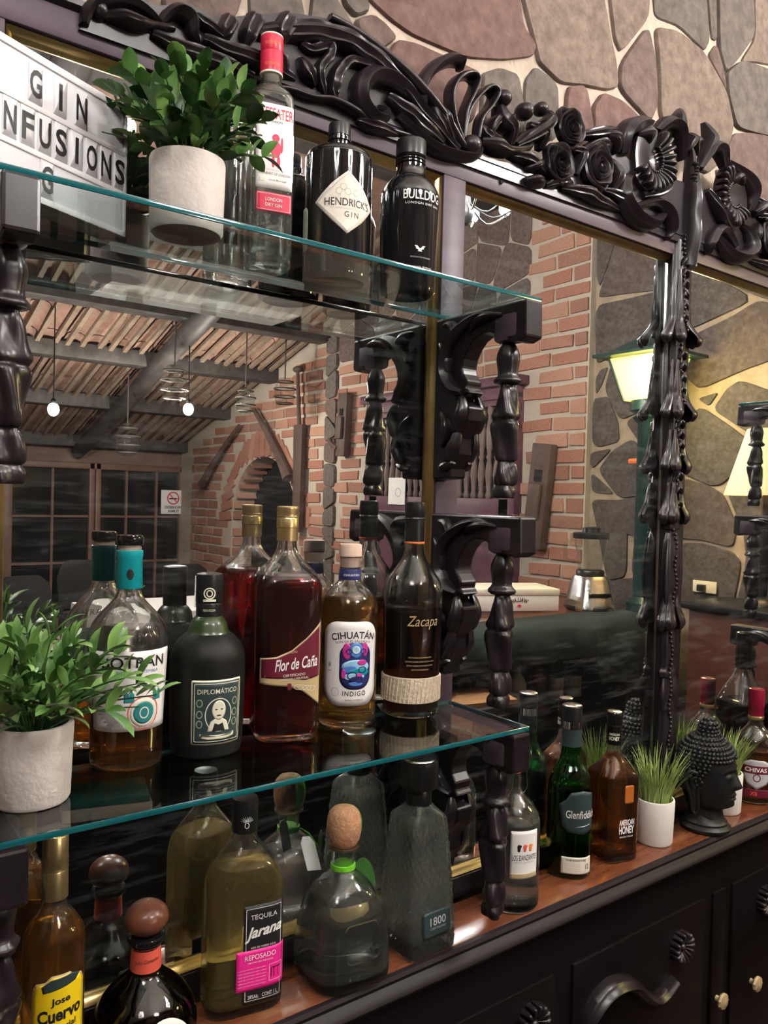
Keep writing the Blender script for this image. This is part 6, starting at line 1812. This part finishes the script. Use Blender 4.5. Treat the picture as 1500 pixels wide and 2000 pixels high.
# dining table and chairs far back
tb = empty('dining_table', (2.55, -5.0, 0), 'dining table under a white cloth, seen in the mirror', 'table')
q = MB(); q.box(-.75, .75, -.4, .4, .74, .76, .005); q.build('table_top', 'old_wood', tb)
for sx in (-.68, .68):
    for sy in (-.33, .33):
        q = MB(); q.box(sx - .03, sx + .03, sy - .03, sy + .03, 0, .74); q.build('leg', 'old_wood', tb, False)
q = MB(); q.box(1.79, 3.31, -5.41, -4.59, .7605, .765, .002)
for i in range(24):
    pass
v0 = [(-.765, -.415), (.765, -.415), (.765, .415), (-.765, .415)]
per = densify(v0, .08); n = len(per)
q = MB(); q.v = [(x, y, .766) for x, y in per] + [(x * (1.03 + .015 * math.sin(i * 1.9)), y * (1.05 + .03 * math.sin(i * 1.9)), .50) for i, (x, y) in enumerate(per)] 
q.f = [tuple(range(n))] + [(i, i + n, (i + 1) % n + n, (i + 1) % n) for i in range(n)]
cl = q.build('tablecloth', 'cloth_white', loc=(2.55, -5.0, 0)); tag(cl, 'white cloth hanging over the dining table', 'tablecloth')
def chair(x, y, rz, label):
    c = empty('dining_chair', (x, y, 0), label, 'chair', 'black dining chairs', rz)
    q = MB(); q.box(-.22, .22, -.22, .22, .43, .47, .012); q.build('seat', 'chair_black', c)
    q = MB()
    P = [(-.20, .52), (.20, .52), (.23, .80), (.20, .92), (.12, .98), (-.12, .98), (-.20, .92), (-.23, .80)]
    q.extrude(P, 'y', .19, .225); q.build('backrest', 'chair_black', c, False)
    for sx in (-.19, .19):
        for sy in (-.19, .19):
            q = MB(); q.box(sx - .02, sx + .02, sy - .02, sy + .02, 0, .50 if sy < 0 else .56); q.build('leg', 'chair_black', c, False)
chair(1.5, -5.3, R(165), 'black chair with curved back nearest to the mirror edge')
chair(2.25, -6.6, R(185), 'black chair with curved back in front of the window')
chair(3.0, -5.85, R(180), 'black chair on the arch side of the dining table')
def small_pot(x, y, z, label):
    g = empty('table_plant', (x, y, z), label, 'plant')
    q = MB(); q.lathe([(.05, 0), (.07, .09), (.06, .09), (.01, .08)], 16); q.build('pot', 'paper_cream', g)
    q = MB()
    rnd = random.Random(2)
    for i in range(60):
        a = rnd.uniform(0, 6.28); d = Vector((math.cos(a) * rnd.uniform(.3, .9), math.sin(a) * rnd.uniform(.3, .9), 1)).normalized()
        q.tube([Vector((0, 0, .07)), d * .09 + Vector((0, 0, .07)), d * .16 + Vector((d.x * .03, d.y * .03, .06))], [.004, .006, .001], 4)
    q.build('foliage', 'blade_green', g)
small_pot(2.02, -4.8, .766, 'small green plant on the white tablecloth')
q = MB(); q.extrude([(-.06, 0), (.06, 0), (.055, .24), (-.055, .24)], 'y', -.006, .006)
o = q.build('menu_card', 'paper_white', loc=(2.58, -4.75, .766), rot=(0, 0, R(20))); tag(o, 'standing pale menu card on the white tablecloth', 'menu')

# ---------------- front bar
bar = empty('front_bar', (0, 0, 0), 'front bar counter with dark inside shelves, seen in the mirror', 'bar counter')
q = MB(); q.box(-2.5, 3.66, -2.15, -1.30, 1.055, 1.10, .006); q.build('bar_top', 'counter_wood', bar)
q = MB(); q.box(-2.5, 3.66, -2.05, -1.95, 0, 1.055); q.build('front_panel', 'bar_inside', bar, False)
q = MB(); q.box(-2.5, 3.66, -1.95, -1.40, .63, .66); q.build('inner_shelf', 'bar_inside', bar, False)
for x in (-1.2, 1.75, 3.3):
    q = MB(); q.box(x, x + .05, -1.95, -1.38, 0, 1.055); q.build('divider', 'bar_inside', bar, False)
q = MB(); q.box(.20, .40, -1.37, -1.35, .1, .98, .004); q.build('grey_door', 'paper_grey', bar)
# dark cloth over the inner edge
V = []; F = []
m_ = 40
for i in range(m_ + 1):
    x = 1.9 + 1.72 * i / m_
    w = .012 * math.sin(i * .9) + .006 * math.sin(i * 2.3)
    dr = .10 if x < 2.95 else .24
    V += [(x, -1.55, 1.104), (x, -1.31, 1.105), (x, -1.285 + w * .4, 1.09), (x, -1.28 + w, 1.06 - dr * .4), (x, -1.275 + w * 1.4, 1.06 - dr)]
F = [(i * 5 + j, i * 5 + j + 1, i * 5 + j + 6, i * 5 + j + 5) for i in range(m_) for j in range(4)]
o = obj('bar_cloth', V, F, 'cloth_dark'); o.modifiers.new('thick', 'SOLIDIFY').thickness = .003
tag(o, 'dark cloth draped over the inner edge of the front bar', 'cloth')

# things on the front bar
bx = empty('cardboard_box', (2.90, -1.85, 1.106), 'flat white cardboard box on the front bar, seen in the mirror', 'box', rz=R(24))
q = MB(); q.box(-.25, .25, -.14, .14, 0, .088, .003); q.build('carton', 'paper_white', bx)
q = MB(); q.box(-.253, .253, -.143, .143, .078, .11, .004); q.build('lid', 'paper_cream', bx)
fn = flatmap((.04, .1405, .045), (-1, 0, 0), (0, 0, 1), (0, 1, 0))
put_text('lettering', fn, 'WALLAH', 0, .012, 'black_ink', bx, w=.09, h=.022, bold=.02, arc=10, off=.001)
put_patch('flower_mark', fn, oval(.02, .016), 0, -.018, 'red_print', bx, off=.001)
bl = empty('blender', (3.28, -1.60, 1.106), 'steel blender with glass jug on the front bar, seen in the mirror', 'blender', rz=R(20))
q = MB(); q.lathe([(.105, 0), (.108, .012), (.10, .03), (.078, .15), (.07, .17)], 4 * 6, mod=lambda a, z, i: (abs(math.cos(a)) ** 5 + abs(math.sin(a)) ** 5) ** -.2); q.build('base', 'steel', bl)
q = MB(); q.box(-.06, .06, .088, .105, .07, .09, .003); q.build('button_strip', 'black_gloss', bl)
q = MB(); q.lathe([(.115, -.004), (.117, .012), (.112, .02)], 24); q.build('foot', 'black_satin', bl)
q = MB(); q.lathe([(.07, .168), (.072, .19), (.066, .20)], 20); q.build('collar', 'black_satin', bl)
q = MB(); q.lathe([(.058, .20), (.066, .25), (.085, .365), (.08, .365), (.06, .25), (.05, .205)], 20); q.build('jug', 'jar_glass', bl)
q = MB(); q.lathe([(.09, .36), (.092, .385), (.086, .39), (.045, .392), (.042, .415), (.02, .42)], 20); q.build('lid', 'black_satin', bl)
q = MB(); q.tube([(-.08, -.03, .35), (-.125, -.04, .33), (-.12, -.04, .25), (-.07, -.03, .24)], .011, 8); q.build('handle', 'jar_glass', bl)
lp = empty('street_lamp', (3.47, -1.42, 1.10), 'green lamp post with glowing yellow lantern, seen in the mirror', 'lamp')
q = MB(); q.lathe([(.08, 0), (.08, .05), (.05, .08), (.047, .95), (.075, .985), (.05, 1.0), (.09, 1.02), (.085, 1.07)], 20); q.build('post', 'lamp_green', lp)
def pyr(b0, b1, z0, z1):
    v = [(sx * b0, sy * b0, z0) for sx, sy in ((-1, -1), (1, -1), (1, 1), (-1, 1))] + [(sx * b1, sy * b1, z1) for sx, sy in ((-1, -1), (1, -1), (1, 1), (-1, 1))]
    return v
v = pyr(.085, .14, 1.07, 1.28)
for k in range(4):
    q = MB(); a, b = k, (k + 1) % 4
    vv = [Vector(v[i]) for i in (a, b, b + 4, a + 4)]
    cc = Vector((0, 0, 1.17)); nn = (vv[1] - vv[0]).cross(vv[3] - vv[0]).normalized()
    q.add([x + nn * .002 for x in vv] + [x - nn * .002 for x in vv], [(0, 1, 2, 3), (7, 6, 5, 4), (0, 4, 5, 1), (1, 5, 6, 2), (2, 6, 7, 3), (3, 7, 4, 0)])
    q.build('lantern_pane', 'lantern_glass', lp, False)
    q = MB(); q.tube([v[k], v[k + 4]], .008, 6); q.build('lantern_bar', 'lamp_green', lp)
q = MB(); q.v = pyr(.20, .20, 1.285, 1.30) ; q.f = [(0, 1, 2, 3), (7, 6, 5, 4), (0, 4, 5, 1), (1, 5, 6, 2), (2, 6, 7, 3), (3, 7, 4, 0)]
q.add(pyr(.17, .05, 1.30, 1.38), q.f[:6]); q.build('lantern_roof', 'lamp_green', lp, False)
lt = bpy.data.lights.new('lantern_light', 'POINT'); lt.energy = 40; lt.color = (1, .84, .36); lt.shadow_soft_size = .10
lo = bpy.data.objects.new('lantern_light', lt); COL.objects.link(lo); lo.parent = lp; lo.location = (-.17, .17, 1.17)
# cabinet with espresso machine and table lamp
sc_ = empty('side_cabinet', (0, 0, 0), 'reddish brown side cabinet under the espresso machine, seen in the mirror', 'cabinet')
q = MB(); q.box(3.36, 3.73, -1.09, -.25, 0, 1.17, .004); q.build('body', 'red_cabinet', sc_)
q = MB(); q.box(3.33, 3.735, -1.12, -.24, 1.17, 1.20, .006); q.build('top', 'black_satin', sc_)
em = empty('espresso_machine', (3.55, -.50, 1.20), 'steel espresso machine with round dial on the side cabinet, seen in the mirror', 'coffee machine')
q = MB(); q.box(-.15, .15, -.22, .22, .01, .06, .01); q.build('drip_base', 'black_satin', em)
q = MB(); q.box(.02, .16, -.22, .22, .06, .36, .01); q.build('back_housing', 'black_satin', em)
q = MB(); q.box(-.16, .16, -.23, .23, .22, .38, .015); q.build('head_housing', 'steel', em)
q = MB(); q.lathe([(.035, 0), (.035, .02), (.028, .025)], 20); q.build('dial', 'white_plastic', em, loc=(-.16, -.13, .30), rot=(0, R(-90), 0))
q = MB(); q.tube([(-.10, -.12, .20), (-.10, -.12, .16), (-.24, -.14, .15)], [.03, .03, .012], 10); q.build('portafilter', 'black_satin', em)
tl = empty('table_lamp', (3.54, -.84, 1.20), 'table lamp with cream cone shade behind the espresso machine, seen in the mirror', 'lamp')
q = MB(); q.lathe([(.08, 0), (.07, .02), (.02, .04), (.03, .2), (.015, .4), (.012, .55)], 16); q.build('stand', 'black_satin', tl)
q = MB(); q.lathe([(.175, .50), (.085, .80), (.082, .80), (.172, .50)], 32, cap=False); q.build('lamp_shade', 'lampshade', tl)
lt = bpy.data.lights.new('table_lamp_light', 'POINT'); lt.energy = 6; lt.color = (1, .7, .38); lt.shadow_soft_size = .05
lo = bpy.data.objects.new('table_lamp_light', lt); COL.objects.link(lo); lo.parent = tl; lo.location = (0, 0, .62)
ol = empty('wall_socket', (X_STONE - .012, -1.24, 1.235), 'ivory wall socket above the side cabinet, seen in the mirror', 'socket')
q = MB(); q.box(-.006, .006, -.065, .065, -.030, .030, .003); q.build('plate', 'ivory', ol)
q = MB(); q.box(-.030, -.005, -.03, .01, -.022, .012, .004); q.build('plug', 'black_satin', ol)
hg = empty('hourglass', (X_STONE - .06, -1.60, 1.66), 'small hanging hourglass ornament on the stone wall, seen in the mirror', 'ornament')
q = MB(); q.lathe([(.03, -.075), (.03, -.065)], 12); q.lathe([(.03, .065), (.03, .075)], 12); q.build('end_plates', 'paper_grey', hg)
q = MB(); q.lathe([(.022, -.065), (.022, -.03), (.005, 0), (.022, .03), (.022, .065)], 12); q.build('bulbs', 'jar_glass', hg)
q = MB(); q.tube([(0, -.08, .22), (0, .08, .225)], [.016, .016], 8); q.build('peg', 'orange_print', hg)
q = MB(); q.tube([(0, 0, .07), (0, 0, .21)], .003, 5); q.build('cord', 'beam_wood', hg)

# bottles and a board inside the front bar
def dim_bottle(x, y, h, r, glassm, capm, label):
    b = empty('bar_bottle', (x, y, .66), label, 'bottle', 'spare bottles inside the front bar')
    q = MB(); q.lathe([(r * .9, 0), (r, .008), (r, h * .55), (r * .8, h * .66), (r * .36, h * .78), (r * .32, h * .92)], 18); q.build('glass_body', glassm, b)
    q = MB(); q.lathe([(r * .36, h * .90), (r * .36, h), (r * .3, h * 1.005)], 14); q.build('cap', capm, b)
    q = MB(); q.lathe([(r * 1.01, h * .15), (r * 1.012, h * .2), (r * 1.012, h * .42), (r * 1.01, h * .45)], 18, cap=False); q.build('label', random.choice(['paper_white', 'cream_print', 'slate_print', 'paper_grey']), b)
DB_ = [(1.98, .34, .036, 'black_gloss', 'silver_foil', 'spare bottle with silver cap, next to the divider'), (2.10, .40, .036, 'glass_green', 'red_seal', 'tall green spare bottle with red cap'),
       (2.24, .36, .035, 'glass_smoke', 'black_satin', 'smoky spare bottle with black cap, third from the divider'), (2.36, .30, .04, 'glass_clear', 'silver_foil', 'clear spare bottle with silver cap beside the wide one'),
       (2.50, .38, .060, 'glass_frost', 'black_satin', 'wide frosted spare bottle with black cap'), (2.68, .26, .045, 'cream_print', 'gold_foil', 'short cream spare bottle with gold cap'),
       (2.82, .28, .045, 'burgundy_print', 'gold_foil', 'short burgundy spare bottle with gold cap'), (2.95, .34, .036, 'glass_green', 'black_satin', 'green spare bottle with black cap'),
       (3.08, .32, .036, 'glass_smoke', 'gold_foil', 'smoky spare bottle with gold cap under the draped cloth')]
for x, h, r, gm, cm, lb in DB_: dim_bottle(x, -1.52, h, r, gm, cm, lb)
q = MB(); q.extrude([(-.20, -.11), (.16, -.11), (.22, -.02), (.20, .11), (-.20, .11)], 'z', 0, .018)
o = q.build('cutting_board', 'board_wood', loc=(2.10, -1.28, .86), rot=(0, 0, R(12)), smooth=False); tag(o, 'wooden cutting board on the front bar ledge, seen in the mirror', 'cutting board')
q = MB(); q.box(1.80, 2.40, -1.40, -1.14, .82, .86, .004); q.box(1.82, 1.86, -1.40, -1.15, .0, .82); q.box(2.34, 2.38, -1.40, -1.15, 0, .82)
o = q.build('work_stand', 'bar_inside', None, False); tag(o, 'dark stand under the cutting board inside the bar', 'stand')
for i, (w, d, h, m_, nm, lb) in enumerate(((.26, .18, .035, 'paper_white', 'paper_box', 'white flat box under the teal book, seen in the mirror'), (.25, .17, .022, 'teal_print', 'book', 'teal book on the white flat box, seen in the mirror'))):
    q = MB(); q.box(-w / 2, w / 2, -d / 2, d / 2, 0, h, .003)
    o = q.build(nm, m_, loc=(.80, -1.47, .66 + (0 if i == 0 else .0352)), rot=(0, 0, R(12 + 3 * i))); tag(o, lb, 'box' if i == 0 else 'book')
